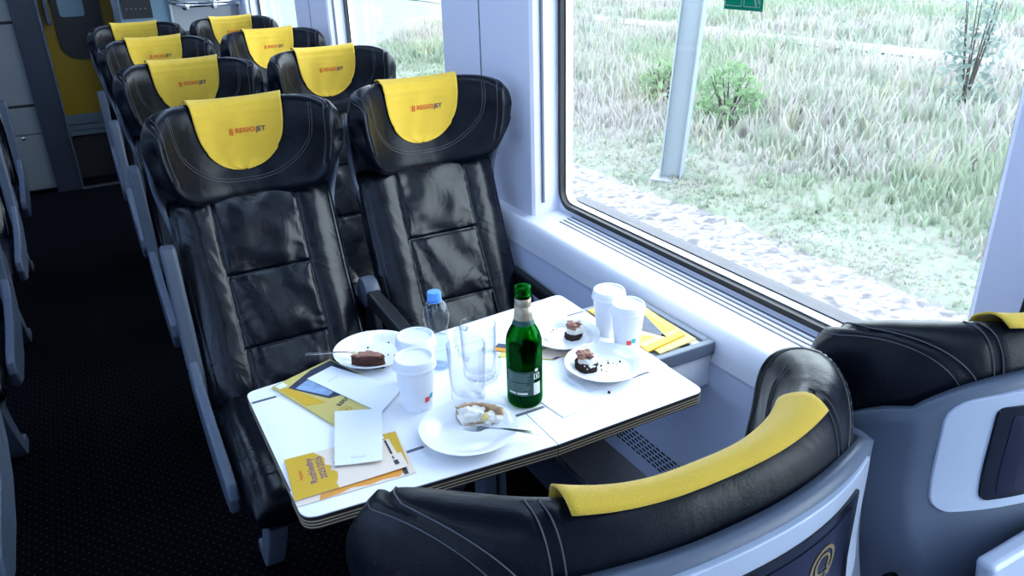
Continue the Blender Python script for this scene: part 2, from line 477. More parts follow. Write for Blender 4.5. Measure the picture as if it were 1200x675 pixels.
# cushion
def CU(t, a):
    y = -.775+.50*t
    r = max(1e-3, 1-abs(2*t-1)**9)**(1/2.6)
    cs, sn = math.cos(a), math.sin(a)
    x = .226*spow(cs, .5)*(.94+.06*r)
    z0 = .402+.004*t; h = .062
    z = z0+h*r*spow(sn, .55)
    if sn > 0:
        ax = abs(x); f = sn**.5*r
        d = .012*math.exp(-((ax-.18)/.035)**2)-.008*math.exp(-((ax-.132)/.004)**2)-.004*math.exp(-((ax-.205)/.004)**2)
        if ax < .132: d += .006*(1-(ax/.132)**4)+.003*noise.noise(Vector((x*12, y*12, 2)))
        d -= .006*math.exp(-((y+.70)/.005)**2)*(ax < .2)
        z += d*f
    z -= .018*sm(-.62, -.775, y)
    return Vector((x, y, z))
CUSH = fixn(loops(CU, [.5-.5*math.cos(PI*i/70) for i in range(71)], 120))

# rear shell: sheet curved round the back
def shell_y(x, z):
    ax = abs(x)
    base = -.020+.012*sm(1.05, .93, z)
    sy, sz = spine((min(z, .94)-.42)/.52)
    low = sy+.062
    k = sm(.86, 1.0, z)
    y = base*k+low*(1-k)
    return y-.046*(ax/.19)**2.3*(.6+.4*k)
def shell_hw(z): return .216+.028*sm(.82, 1.02, z)
def SH(u, w):
    # u across -1..1, w 0 bottom..1 top
    ztop = 1.150-.062*abs(u)**5; z = .34+(ztop-.34)*w
    hw = shell_hw(z)*(1-.03*(1-w))
    if abs(u) > .9:
        e = (abs(u)-.9)/.1; x = math.copysign(hw*(.9+.1*math.sin(e*PI/2)), u); y = shell_y(hw*.93, z)-.045*e
    else: x = u*hw; y = shell_y(x*.97, z)
    return Vector((x, y, z))
SHELL = grid(SH, [ -1+2*i/56 for i in range(57)], lin(0, 1, 50))
def patch(hw, z0, z1, off, rc=.02, arch=0.0, nx=29, nz=17, thick=.0):
    """rounded panel lying on the shell, closed slab of given thickness"""
    def P(u, w, o):
        z = z0+(z1-z0)*w
        cut = 0
        dz = min(z-z0, z1-z)
        if dz < rc: cut = rc-math.sqrt(max(0, rc*rc-(rc-dz)**2))
        x = u*(hw-cut)
        zz = z-arch*(abs(x)/hw)**2.5*(w)
        return Vector((x, shell_y(x, zz)+o, zz))
    us = lin(-1, 1, nx); ws = [.5-.5*math.cos(PI*i/(nz-1)) for i in range(nz)]
    v = [P(u, w, off) for u in us for w in ws]+[P(u, w, off-thick) for u in us for w in ws]
    N = nx*nz; f = []
    for i in range(nx-1):
        for j in range(nz-1):
            a = i*nz+j; q = (a, a+nz, a+nz+1, a+1); f.append(q); f.append(tuple(k+N for k in q[::-1]))
    ring = [i*nz for i in range(nx)]+[(nx-1)*nz+j for j in range(1, nz)]+[i*nz+nz-1 for i in range(nx-2, -1, -1)]+[j for j in range(nz-2, 0, -1)]
    for i in range(len(ring)):
        a, b = ring[i], ring[(i+1) % len(ring)]; f.append((b, a, a+N, b+N))
    return fixn((v, f))
HOUS = patch(.197, .995, 1.140, .012, .022, .016, thick=.016)
SCREEN = patch(.152, 1.008, 1.118, .0145, .008, 0, thick=.004)
LCD = patch(.136, 1.014, 1.108, .0152, .003, 0, thick=.001)
def on_screen(poly):
    v = [(x, shell_y(x, z)+.0158, z) for x, z in poly]; return v, [tuple(range(len(v)))]
# an orange carton shape and a ringed Q mark on the display; seen from behind, +x is to the viewer's left
ORG = on_screen([(.010,1.022),(-.055,1.022),(-.062,1.080),(-.020,1.088),(.004,1.060)])
def ringq():
    cx, cz = -.090, 1.078; parts = []
    for r0, r1, s0, s1 in ((.0150,.0185,.35,5.6),(.0085,.0115,.2,5.9)):
        v = []; f = []
        for i in range(25):
            a = s0+(s1-s0)*i/24
            for r in (r0, r1):
                x = cx-r*math.cos(a-1.0); z = cz+r*math.sin(a-1.0); v.append((x, shell_y(x, z)+.0159, z))
        for i in range(24): f.append((2*i, 2*i+1, 2*i+3, 2*i+2))
        parts.append((v, f))
    st = []
    for i in range(10):
        r = .007 if i % 2 == 0 else .003; a = PI/2+i*PI/5
        x = cx-.010+r*math.cos(a); z = cz-.012+r*math.sin(a); st.append((x, shell_y(x,z)+.0160, z))
    parts.append((st, [tuple(range(10))]))
    return join(*parts)
RQ = ringq()
def tray_fn(w_, x):
    z = .985-.30*w_
    return shell_y(x, z)
def tray():
    hw = .20; us = lin(-hw, hw, 25); zs = lin(.70, .982, 20)
    def P(x, z, o): return Vector((x, max(shell_y(0, z), shell_y(x, z))+o, z))
    v = [P(x, z, .034) for x in us for z in zs]+[P(x, z, .014) for x in us for z in zs]
    nx, nz = 25, 20; N = nx*nz; f = []
    for i in range(nx-1):
        for j in range(nz-1):
            a = i*nz+j; q = (a, a+nz, a+nz+1, a+1); f.append(q); f.append(tuple(k+N for k in q[::-1]))
    ring = [i*nz for i in range(nx)]+[(nx-1)*nz+j for j in range(1, nz)]+[i*nz+nz-1 for i in range(nx-2, -1, -1)]+[j for j in range(nz-2, 0, -1)]
    for i in range(len(ring)):
        a, b = ring[i], ring[(i+1) % len(ring)]; f.append((b, a, a+N, b+N))
    return fixn((v, f))
TRAY = tray()
def arm_box(pts, x0, x1, r=.006):
    return prism(pts, 0, x0, x1)

def make_seat(kind, sd):
    """kind aisle / window; sd = -1 when the aisle lies at local -x, +1 when at local +x"""
    t = empty(kind+'_seat')
    obj('seat_cushion', CUSH, M['leather'], t)
    obj('backrest', BACK, M['leather'], t)
    h = obj('headrest', HEAD, M['headleather'], t)
    obj('stitching', STITCH, M['thread'], h, smooth=False)
    c = solid(obj('headrest_cover', CLOTH, M['cloth'], t), .0022, 1); tag(c, 'yellow cloth cover with the red and blue railway lettering')
    obj('logo', join(LOGO_R, BARS), M['logored'], c, smooth=False); obj('logo', LOGO_J, M['logoblue'], c, smooth=False)
    s = obj('back_shell', SHELL, M['shell'], t); solid(s, .012, 0)
    hs = bevel(obj('screen_housing', HOUS, M['shell_light'], t, sharp=40), .004, 3)
    tag(hs, 'pale plastic surround of the seat-back screen')
    sc = obj('screen', SCREEN, M['screen'], t, sharp=40); tag(sc, 'dark touchscreen set in the seat back')
    obj('display', LCD, M['lcd'], sc, smooth=False); obj('display_icon', ORG, M['lcdorange'], sc, smooth=False); obj('display_icon', RQ, M['lcdgold'], sc, smooth=False)
    bevel(obj('tray_table', TRAY, M['shell_light'], t, sharp=40), .006, 3)
    # base and frame
    b = join(box(-.19,.19,-.70,-.26,.285,.345), box(-.17,.17,-.55,-.40,.19,.285)); bevel(obj('seat_base', b, M['armblack'], t, smooth=False), .01)
    for sx in (-.165, .165):
        P = [(-.715,.335),(-.625,.345),(-.560,.20),(-.470,.055),(-.405,.045),(-.385,.012),(-.395,0),(-.475,0),(-.500,.02),(-.545,.07),(-.640,.20)]
        l = bevel(obj('leg', prism(P, 0, sx-.024, sx+.024), M['shell'], t, smooth=False), .006, 2)
    # moulded side panel next to the cushion
    P = [(-.145,.62),(-.195,.635),(-.245,.585),(-.330,.515),(-.45,.475),(-.60,.452),(-.672,.435),(-.690,.40),(-.672,.352),(-.60,.335),(-.44,.345),(-.30,.385),(-.215,.445),(-.16,.53)]
    def side(xc, name, m):
        bevel(obj(name, prism(P, 0, xc-.013, xc+.013), m, t, smooth=False), .008, 3)
    if kind == 'aisle':
        side(sd*.247, 'side_panel', M['trimblue'])
        # aisle armrest, folded up beside the backrest
        P2 = [(-.300,.475),(-.272,.462),(-.235,.50),(-.150,.80),(-.150,.845),(-.168,.858),(-.190,.852),(-.200,.83),(-.262,.60)]
        a = bevel(obj('armrest', prism(P2, 0, sd*.243-.019, sd*.243+.019), M['armgrey'], t, smooth=False), .009, 3)
        tag(a, 'grey aisle armrest folded upright')
        for yy, zz in ((-.262,.535),(-.250,.575)):
            obj('rivet', xf(lathe([(.004,-.001),(.004,.001)], 12), Matrix.Translation((sd*.243+sd*.0195, yy, zz)) @ Matrix.Rotation(PI/2, 4, 'Y')), M['dark'], a, smooth=False)
        # shared centre armrest, down
        x0 = -sd*.262
        P3 = [(-.215,.600),(-.50,.585),(-.535,.592),(-.548,.607),(-.540,.622),(-.50,.628),(-.215,.645)]
        a = bevel(obj('armrest', prism(P3, 0, x0-.021, x0+.021), M['armblack'], t, smooth=False), .009, 3); tag(a, 'black centre armrest folded down')
        obj('pivot', xf(lathe([(.030,-.026),(.043,-.020),(.046,-.008),(.046,.008),(.043,.020),(.030,.026)], 32), Matrix.Translation((x0, -.225, .625)) @ Matrix.Rotation(PI/2, 4, 'Y')), M['stepface'], a, sharp=50)
        # panel that carries the centre armrest
        bevel(obj('arm_bracket', prism([(-.21,.62),(-.27,.62),(-.32,.40),(-.24,.33),(-.17,.42)], 0, x0-.010, x0+.010), M['armblack'], t, smooth=False), .004, 2)
    else:
        x0 = -sd*.228
        P3 = [(-.130,.560),(-.44,.545),(-.475,.552),(-.486,.565),(-.475,.580),(-.44,.585),(-.130,.600)]
        bevel(obj('armrest', prism(P3, 0, x0-.017, x0+.010), M['armblack'], t, smooth=False), .007, 3)
        bevel(obj('arm_bracket', prism([(-.15,.575),(-.30,.56),(-.36,.40),(-.26,.33),(-.14,.42)], 0, x0-.008, x0+.006), M['armblack'], t, smooth=False), .004, 2)
    return t

XA, XB = .358, .880
YA, PITCH = 2.262, .950
seat_a = make_seat('aisle', -1); seat_b = make_seat('window', -1)
words_row = ['nearest the table, facing the camera', 'in the second row behind the table', 'in the third row behind the table', 'in the last row before the end wall']
first = {'a': seat_a, 'b': seat_b}
def put(o, name, x, y, rz, label, group):
    o.location = (x, y, 0); o.rotation_euler = (0, 0, rz); tag(o, label, 'train seat', group)
for i in range(4):
    a = seat_a if i == 0 else dup(seat_a); b = seat_b if i == 0 else dup(seat_b)
    put(a, '', XA, YA+i*PITCH, 0, ['black leather aisle seat behind the table, whole front and grey folded armrest in view',
        'black leather aisle seat with yellow cover, directly behind the near facing aisle seat',
        'black leather aisle seat with yellow cover, third of the aisle column from the table',
        'rearmost black leather aisle seat with yellow cover, beside the end doorway'][i], 'black leather seats in rows facing the table')
    put(b, '', XB, YA+i*PITCH, 0, ['black leather window seat behind the table, its backrest beside the wall pillar',
        'black leather window seat with yellow cover, directly behind the near facing window seat',
        'black leather window seat with yellow cover, third of the window column from the table',
        'rearmost black leather window seat with yellow cover, under the metal rail'][i], 'black leather seats in rows facing the table')
seat_am = make_seat('aisle', 1); seat_bm = make_seat('window', 1)
put(seat_am, '', XA, .300, PI, 'black leather seat seen from behind at bottom, with a dark screen in its back', 'seats with their backs to the camera')
put(seat_bm, '', XB-.005, .310, PI, 'black leather window seat seen from behind at the right edge, yellow cover on top', 'seats with their backs to the camera')
XL = -.600
for i in range(4):
    o = dup(seat_am); put(o, '', XL, YA+i*PITCH, 0, ['nearest seat across the aisle, its grey side panel at the lower left edge',
        'second seat across the aisle at the left edge, next to the middle of the carpet',
        'third seat across the aisle at the left edge, in front of the pale cabinet door',
        'farthest seat across the aisle at the left edge, against the pale cabinets'][i], 'seats across the aisle')
    o.name = 'aisle_seat'

# ================================================================== TABLE
ZT = .73
def rounded(poly, rad):
    out = []
    n = len(poly)
    for i, p in enumerate(poly):
        r = rad[i]
        if r <= 0: out.append(p); continue
        p = Vector(p); a = (Vector(poly[i-1])-p).normalized(); b = (Vector(poly[(i+1) % n])-p).normalized()
        for k in range(9):
            t = k/8; q = p+a*r*(1-t)**2+b*r*t**2; out.append((q.x, q.y))
    return out
LAYERS = [(0,0),(-.0022,1),(-.0095,2),(-.0118,1),(-.0155,2),(-.0178,1),(-.0215,2),(-.0235,1),(-.0255,None)]
def slab(poly):
    n = len(poly); v = []; f = []; fm = []
    zs = [0,-.0022,-.0095,-.0118,-.0155,-.0178,-.0215,-.0235,-.026]
    mi = [0,1,2,1,2,1,2,1]
    for z in zs:
        for x, y in poly: v.append((x, y, ZT+z))
    f.append(tuple(range(n))); fm.append(0)
    for j in range(len(zs)-1):
        for i in range(n):
            k = (i+1) % n; f.append((j*n+i, (j+1)*n+i, (j+1)*n+k, j*n+k)); fm.append(mi[j])
    f.append(tuple((len(zs)-1)*n+i for i in range(n))[::-1]); fm.append(1)
    return v, f, fm
tb = empty('folding_table', (.56, 1.26, 0)); tag(tb, 'white folding table between the facing seats, laid with plates and drinks', 'table')
def leaf(name, poly, rad):
    poly = rounded(poly, rad); poly = [(x-.56, y-1.26) for x, y in poly]
    v, f, fm = slab(poly)
    return obj(name, (v, f), [M['tablewhite'], M['edgedark'], M['edgecream']], tb, smooth=False, fm=fm)
leaf('centre_panel', [(.165,1.1005),(.955,1.1005),(.955,1.4095),(.165,1.4095)], [0,0,0,0])
leaf('folding_leaf', [(.163,1.018),(.6105,.982),(.6105,1.0985),(.163,1.0985)], [.028,0,0,0])
leaf('folding_leaf', [(.6125,.982),(.953,.985),(.953,1.0985),(.6125,1.0985)], [0,.022,0,0])
leaf('folding_leaf', [(.165,1.4115),(.955,1.4115),(.955,1.526),(.165,1.457)], [0,0,.02,.02])
def hinge(x0, x1, y):
    obj('hinge_strip', box(x0-.56, x1-.56, y-.0035-1.26, y+.0035-1.26, ZT-.001, ZT+.0006), M['slot'], tb, smooth=False)
hinge(.355,.402,1.0995); hinge(.572,.652,1.0995); hinge(.862,.905,1.0995)
hinge(.168,.215,1.4105); hinge(.335,.362,1.4105); hinge(.905,.952,1.4105)
post = join(box(.583-.56,.610-.56,-.03,.03,0,ZT-.026), box(.618-.56,.634-.56,-.03,.03,0,ZT-.026), box(-.05,.15,-.06,.06,0,.02))
bevel(obj('pedestal', post, M['stepface'], tb, smooth=False), .004)
obj('table_frame', box(-.3,.36,-.14,.12,ZT-.05,ZT-.0265), M['edgedark'], tb, smooth=False)

# side locker under the window beside the table
lk = empty('side_locker', (1.04, 1.29, 0)); tag(lk, 'small white locker between table and wall with magazines on top', 'locker')
def L(x0,x1,y0,y1,z0,z1): return box(x0-1.04,x1-1.04,y0-1.29,y1-1.29,z0,z1)
bevel(obj('body', L(.968,1.124,1.150,1.430,.605,.700), M['wallwhite'], lk, smooth=False), .004)
bevel(obj('rim', join(L(.960,1.124,1.140,1.158,.690,.722), L(.960,1.124,1.422,1.440,.690,.722), L(.960,.972,1.158,1.422,.690,.722), L(1.104,1.124,1.158,1.422,.690,.722)), M['shell'], lk, smooth=False), .003)
obj('lid', L(.970,1.106,1.156,1.424,.695,.714), M['wallwhite'], lk, smooth=False)
obj('latch', xf(lathe([(.012,0),(.012,.002)], 20), Matrix.Translation((.022, -.120, .7145))), M['dark'], lk, smooth=False)

# ================================================================== THINGS ON THE TABLE
def plate(x, y, r, label):
    pr = [(.0,.0),(.048,.0),(.050,.0025),(.055,.004),(r*.78,.011),(r*.97,.0185),(r,.0205),(r,.0215),(r*.97,.0212),(r*.78,.0145),(.056,.0075),(.050,.006),(.0,.0058)]
    pr = [(max(.0004, a), b) for a, b in pr]
    o = obj('dessert_plate', lathe(pr, 72), M['china'], sharp=60); o.location = (x, y, ZT+.0002)
    return tag(o, label, 'plate', 'white dessert plates on the table')
ZP = ZT+.0062
plate(.487, 1.088, .090, 'white plate at the front of the table holding a nibbled cream pie')
plate(.441, 1.462, .087, 'white plate near the aisle seat holding a brown cake wedge')
plate(.832, 1.305, .077, 'white plate beside two paper cups, smeared with cream, farther from the camera')
plate(.832, 1.153, .083, 'white plate with scattered crumbs in front of the right-hand paper cups')

def lump(vf, amp, sc, seed):
    out = []
    for v in vf[0]:
        v = Vector(v); n = Vector((noise.noise(v*sc+Vector((seed,0,0))), noise.noise(v*sc+Vector((0,seed,0))), noise.noise(v*sc+Vector((0,0,seed)))))
        out.append(v+n*amp)
    return out, vf[1]
def subdiv_prism(poly, z0, z1, nz=6, ns=8, nr=6):
    """prism with dense walls and top so that noise can make it crumbly"""
    P = []
    n = len(poly)
    for i in range(n):
        a, b = Vector(poly[i]), Vector(poly[(i+1) % n])
        for k in range(ns): P.append(a+(b-a)*k/ns)
    c = sum(P, Vector((0,0)))/len(P); v = []; f = []; N = len(P)
    rows = [(p_, z0) for p_ in (0,)]
    rings = [(1, z) for z in lin(z0, z1, nz)]+[(1-k/nr, z1) for k in range(1, nr)]
    for s, z in rings:
        for p in P: q = c+(p-c)*s; v.append((q.x, q.y, z))
    for j in range(len(rings)-1):
        for i in range(N):
            k = (i+1) % N; f.append((j*N+i, j*N+k, (j+1)*N+k, (j+1)*N+i))
    f.append(tuple(range(N))[::-1]); f.append(tuple((len(rings)-1)*N+i for i in range(N)))
    return fixn((v, f))
def blob(c, r, seed, amp=.35, sx=1, sy=1, sz=1, n=16):
    v, f = lathe([(max(.0003, math.sin(PI*i/n)), -math.cos(PI*i/n)) for i in range(n+1)], 20)
    out = []
    for p in v:
        p = Vector(p); k = 1+amp*noise.noise(p*1.6+Vector((seed, seed*.7, 1)))+amp*.5*noise.noise(p*4+Vector((seed,0,0)))
        out.append((c[0]+p.x*r*sx*k, c[1]+p.y*r*sy*k, c[2]+p.z*r*sz*k))
    return out, f

# pale banoffee slice on the front plate
cx, cy = .520, 1.105
sl = empty('pie_slice', (cx, cy, ZP)); tag(sl, 'partly eaten whipped cream pie with biscuit crust on the front plate', 'cake')
cr = []
pts_outer = [(-.032,.034),(-.016,.036),(.002,.030),(.018,.018),(.030,.004),(.038,-.014)]
def arcwall(pts, w, z0, z1, seed, nz=6):
    """crumbly curved wall following pts"""
    dense = []
    for i in range(len(pts)-1):
        for k in range(5): dense.append(Vector(pts[i]).lerp(Vector(pts[i+1]), k/5))
    dense.append(Vector(pts[-1])); N = len(dense); v = []; f = []
    for j, p in enumerate(dense):
        d = (dense[min(N-1, j+1)]-dense[max(0, j-1)]).normalized(); nn = Vector((-d.y, d.x))
        ring = [(-w/2, z0)]+[(-w/2, z) for z in lin(z0, z1, nz)[1:]]+[(0, z1+.001)]+[(w/2, z) for z in lin(z1, z0, nz)]
        for a, z in ring: q = p+nn*a; v.append((q.x, q.y, z))
    K = len(ring)
    for j in range(N-1):
        for i in range(K):
            k = (i+1) % K; f.append((j*K+i, (j+1)*K+i, (j+1)*K+k, j*K+k))
    f.append(tuple(range(K))); f.append(tuple((N-1)*K+i for i in range(K))[::-1])
    return lump(fixn((v, f)), .0035, 180, seed)
obj('crust', join(arcwall(pts_outer, .008, 0, .026, 3), lump(subdiv_prism([(-.034,.030),(-.014,.034),(.020,.014),(.036,-.016),(.026,-.020),(.004,-.004),(-.020,.004),(-.032,.006)], 0, .003), .001, 200, 5)), M['crust'], sl)
obj('cream_filling', join(lump(subdiv_prism([(-.035,.028),(-.016,.031),(.000,.025),(.014,.013),(.006,-.002),(-.010,.000),(-.024,.006),(-.034,.008)], .003, .024, 8, 8), .005, 120, 9),
    blob((.018,-.006,.010), .011, 4), blob((.028,-.014,.007), .009, 6), blob((.010,-.010,.005), .007, 8), blob((-.020,.018,.024), .010, 12, sz=.6)), M['cream'], sl)
obj('banana_piece', blob((.008,-.004,.013), .009, 21, .2, sz=.8), M['banana'], sl)
obj('chocolate_base', lump(subdiv_prism([(-.033,.007),(-.010,-.001),(-.009,.004),(-.032,.012)], .001, .0045, 3, 6), .001, 200, 6), M['crust'], sl)

# brown wedge
def wedge(poly, h, name, parent, m, seed, z0=0, amp=.0025, sc=150):
    return obj(name, lump(subdiv_prism(poly, z0, h, 8, 9), amp, sc, seed), m, parent)
sl = empty('cake_wedge', (.412, 1.412, ZP)); tag(sl, 'dense brown chocolate cake wedge on the plate nearest the aisle', 'cake')
wedge([(-.028,.016),(-.030,.024),(.010,.022),(.032,-.010),(.026,-.020),(-.026,.006)], .026, 'sponge', sl, M['cake'], 2)
obj('cream_filling', join(blob((.026,-.006,.020), .006, 3), blob((.020,.004,.024), .005, 5)), M['cream'], sl)
obj('chocolate_topping', lump(subdiv_prism([(-.029,.020),(.008,.021),(.029,-.008),(.022,-.014),(-.024,.010)], .025, .030, 3, 9), .003, 160, 13), M['chococream'], sl)

def choc_slice(x, y, rz, label, seed, big):
    s = empty('cake_slice', (x, y, ZP), rz); tag(s, label, 'cake', 'half eaten chocolate cream cakes')
    k = 1.0 if big else .88
    P = [(-.022*k,-.014*k),(.000,-.022*k),(.020*k,-.016*k),(.024*k,-.004*k),(.012*k,.000),(.016*k,.012*k),(.004*k,.018*k),(-.016*k,.016*k),(-.024*k,.004*k)]
    wedge(P, .014*k if not big else .020, 'sponge', s, M['cakedark'], seed)
    z = .014*k if not big else .014
    obj('cream_filling', join(lump(subdiv_prism([(a*.86+.002, b*.86-.001) for a, b in P], z-.006, z+.014, 6, 6), .004, 130, seed+1), blob((.010,-.010,z+.003), .010, seed+2)), M['cream'], s)
    obj('chocolate_topping', join(*[blob((random.uniform(-.014,.010)*k, random.uniform(-.010,.012)*k, z+.017+random.uniform(0,.004)), random.uniform(.006,.0095), seed+i*3, .7, sz=.6) for i in range(11)]), M['chococream'], s)
choc_slice(.852, 1.303, .35, 'chocolate cake with white filling on the farther plate by the paper cups', 31, False)
choc_slice(.798, 1.170, -.6, 'chocolate cream cake piece on the nearer crumb-strewn right plate', 57, True)
obj_s = join(*[blob((.785+.022*math.cos(a)*random.uniform(.6,1.5), 1.325+.018*math.sin(a)*random.uniform(.6,1.5), ZP+.0012), random.uniform(.006,.012), i, .5, sz=.12) for i, a in enumerate(lin(0, 5.5, 12))])
tag(obj('whipped_cream', obj_s, M['cream']), 'white whipped cream smeared on the farther right plate', 'cream', kind='stuff')
cr = []
for (px, py, R_, n) in ((.84,1.15,.05,12),(.835,1.33,.05,12),(.46,1.46,.05,10)):
    for i in range(n):
        a = random.uniform(0, 2*PI); r = R_*random.uniform(.3, 1)
        cr.append(blob((px+r*math.cos(a), py+r*math.sin(a), ZP+.001), random.uniform(.0008,.0022), i, .5, n=5))
cr.append(blob((.788,1.075,ZT+.002), .0028, 3, .5, n=6))
tag(obj('cake_crumbs', join(*cr), M['crumb']), 'dark cake crumbs scattered over the plates', 'crumbs', kind='stuff')

# forks
def fork(x, y, z, rz, tilt, label, roll=0, lift=0):
    Lh = .105; parts = []
    def prof(t):
        # t 0 handle end .. 1 neck
        return (-.5+t)
    V = []; F = []
    rows = [(-.075,.0042,.0),(-.072,.0046,.0),(-.045,.0040,.0015),(-.01,.0022,.003),(.012,.0020,.0025),(.020,.0035,.0012),(.028,.0082,-.001),(.036,.0090,-.0022)]
    for xx, w, zz in rows:
        V += [(xx,-w,zz-.0006),(xx,w,zz-.0006),(xx,w,zz+.0006),(xx,-w,zz+.0006)]
    for i in range(len(rows)-1):
        for k in range(4): l = (k+1) % 4; F.append((i*4+k, i*4+l, (i+1)*4+l, (i+1)*4+k))
    F.append((0,3,2,1)); n = (len(rows)-1)*4; F.append((n,n+1,n+2,n+3))
    parts.append((V, F))
    for k in range(4):
        yy = -.0072+k*.0048
        parts.append(tube([(.035,yy,-.0022),(.046,yy,-.0022),(.058,yy*.95,-.0008),(.064,yy*.93,.0008)], [.0013,.0012,.0009,.0005], 6))
    o = obj('cake_fork', join(*[fixn(p) for p in parts]), M['steel'], sharp=45); o.location = (x, y, z); o.rotation_euler = (roll, tilt, rz)
    return tag(o, label, 'fork', 'steel cake forks')
# front fork: tines in the cream at left, handle to the right and resting on the rim
fork(.5235, 1.048, ZT+.0235, math.atan2(1.086-1.014, .465-.569), -.06, 'steel fork resting across the front plate in front of the cream pie')
fork(.372, 1.469, ZT+.0255, math.atan2(-.045, .137), .10, 'steel fork behind the brown wedge with its handle past the rim of the plate')

# paper cups
def cup(x, y, k, label, rot, two=True):
    t = obj('paper_cup', lathe([(.0005,.004),(.0265*k,.004),(.0275*k,0),(.029*k,0),(.0385*k,.098),(.0385*k,.1005),(.0370*k,.1005),(.0275*k,.0065),(.0005,.0065)], 56), M['cup'], sharp=50)
    t.location = (x, y, ZT+.0003); t.rotation_euler = (0, 0, rot); t.scale = (1, 1, .93); tag(t, label, 'paper cup', 'lidded paper cups on the table')
    pr = [(.0395*k,.094),(.0418*k,.0945),(.0425*k,.0965),(.0418*k,.099),(.0408*k,.1005),(.0408*k,.105),(.0385*k,.1145),(.0370*k,.1165),(.0350*k,.1165),(.0335*k,.1145),(.0325*k,.1115),(.0180*k,.1105),(.0005,.1105)]
    obj('lid', join(lathe(pr, 56, caps=False), lathe([(.0035,.111),(.003,.1118),(.0005,.1118)], 10, cx=-.024*k, caps=False)), M['lid'], t, sharp=55)
    def sq(a0, a1, z0, z1, m):
        v = []; n = 5
        for i in range(n):
            a = a0+(a1-a0)*i/(n-1)
            for z in (z0, z1):
                r = (.029+(.0095)*z/.098)*k+.0004; v.append((r*math.cos(a), r*math.sin(a), z))
        obj('logo', (v, [(2*i,2*i+2,2*i+3,2*i+1) for i in range(n-1)]), m, t, smooth=False)
    sq(-.20,.16,.022,.034, M['redsq'])
    if two: sq(.18,.50,.026,.038, M['teal'])
cup(.447, 1.232, .98, 'lidded white paper cup nearest the camera, left of the glass mugs', -1.25)
cup(.483, 1.312, .98, 'lidded white paper cup close to the water bottle, partly hidden behind another', -.75, False)
cup(.930, 1.209, .91, 'lidded white paper cup at right with red and blue squares low on its side', -2.05)
cup(.937, 1.289, .91, 'lidded white paper cup at right standing back towards the window', -1.45, False)

# glass mugs
def mug(x, y, rot, label):
    k = 1.0
    outer = [(.030,0),(.0325,.004),(.0330,.014),(.0335,.03),(.0350,.06),(.0368,.095),(.0375,.112),(.0378,.1185)]
    inner = [(.0360,.1185),(.0352,.095),(.0328,.05),(.0310,.024),(.028,.016),(.001,.014)]
    # faceted wall
    n = 60; V = []; F = []
    prof = [(.001,.0)]+outer+[(.0370,.1200)]+inner
    for j, (r, z) in enumerate(prof):
        for i in range(n):
            a = 2*PI*i/n; rr = r
            if 1 < j < 6: rr = r*(1+.022*math.cos(a*10))
            V.append((rr*math.cos(a), rr*math.sin(a), z))
    for j in range(len(prof)-1):
        for i in range(n): q = (i+1) % n; F.append((j*n+i, j*n+q, (j+1)*n+q, (j+1)*n+i))
    t = obj('glass_mug', (V, F), M['mug'], sharp=60); t.location = (x, y, ZT+.0003); t.rotation_euler = (0,0,rot)
    pts = []
    for i in range(21):
        a = -PI/2+PI*i/20; pts.append((.0345+.032*max(0, math.cos(a))**.7, 0, .060+.036*math.sin(a)))
    obj('handle', tube(pts, [.0045+.0012*math.cos(i*1.9) for i in range(21)], 10), M['mughandle'], t)
    return tag(t, label, 'glass mug', 'empty glass mugs')
mug(.543, 1.205, -.15, 'clear glass mug nearer the camera, its handle towards the green bottle')
mug(.602, 1.272, 1.9, 'clear glass mug standing farther back, between the other mug and the green bottle')

# green beer bottle
bt = empty('beer_bottle', (.6335, 1.1385, ZT+.0003), 0); tag(bt, 'green glass beer bottle with gold neck foil in the middle of the table', 'bottle')
bo = [(.001,.003),(.022,.003),(.027,.0005),(.031,.001),(.0335,.005),(.0345,.012),(.0345,.125),(.0340,.136),(.0315,.147),(.0265,.158),(.0205,.168),(.0172,.178),(.0158,.190),(.0145,.212),(.0138,.226),(.0140,.228),(.0155,.229),(.0158,.2325),(.0145,.2345),(.0142,.238),(.0152,.2395),(.0152,.2435),(.0135,.2445)]
bi = [(.0100,.2445),(.0095,.236),(.0105,.212),(.0125,.190),(.0145,.178),(.0180,.167),(.0240,.156),(.0290,.145),(.0315,.134),(.0320,.124),(.0320,.012),(.028,.007),(.001,.009)]
obj('glass', lathe(bo+bi, 64, caps=False), M['bottleglass'], bt, sharp=70)
obj('beer', lathe([(.001,.0095),(.027,.0075),(.0316,.012),(.0316,.118),(.001,.118)], 48, caps=False), M['beer'], bt, sharp=60)
obj('neck_foil', lathe([(.0152,.206),(.0149,.2125),(.0146,.2215),(.0149,.2215),(.0152,.2125),(.0155,.206)], 48, caps=False), M['foil'], bt)
obj('neck_foil_low', lathe([(.0176,.180),(.0166,.190),(.0156,.206),(.0159,.206),(.0170,.190),(.0180,.180)], 48, caps=False), M['foil'], bt).name = 'neck_label'
obj('neck_band', lathe([(.0210,.1700),(.0190,.1745),(.0177,.180),(.0180,.180),(.0193,.1745),(.0213,.1702)], 48, caps=False), M['foilgreen'], bt)
def cyl_patch(r, a0, a1, z0, z1, n=20):
    v = []
    for i in range(n):
        a = a0+(a1-a0)*i/(n-1); v += [(r*math.cos(a), r*math.sin(a), z0), (r*math.cos(a), r*math.sin(a), z1)]
    return v, [(2*i,2*i+2,2*i+3,2*i+1) for i in range(n-1)]
fa = math.atan2(-1.14, -.63)    # direction from the bottle to the viewer
lb = obj('back_label', cyl_patch(.0348, fa-1.15, fa+.55, .030, .082, 40), M['blabel'], bt)
tl = []
for i in range(13):
    if i in (6,): continue
    tl.append(cyl_patch(.0350, fa-.95+random.uniform(0,.1), fa+random.uniform(.0,.30), .0405+i*.0030, .0412+i*.0030, 16))
obj('label_text', join(*tl), M['btext'], lb, smooth=False)
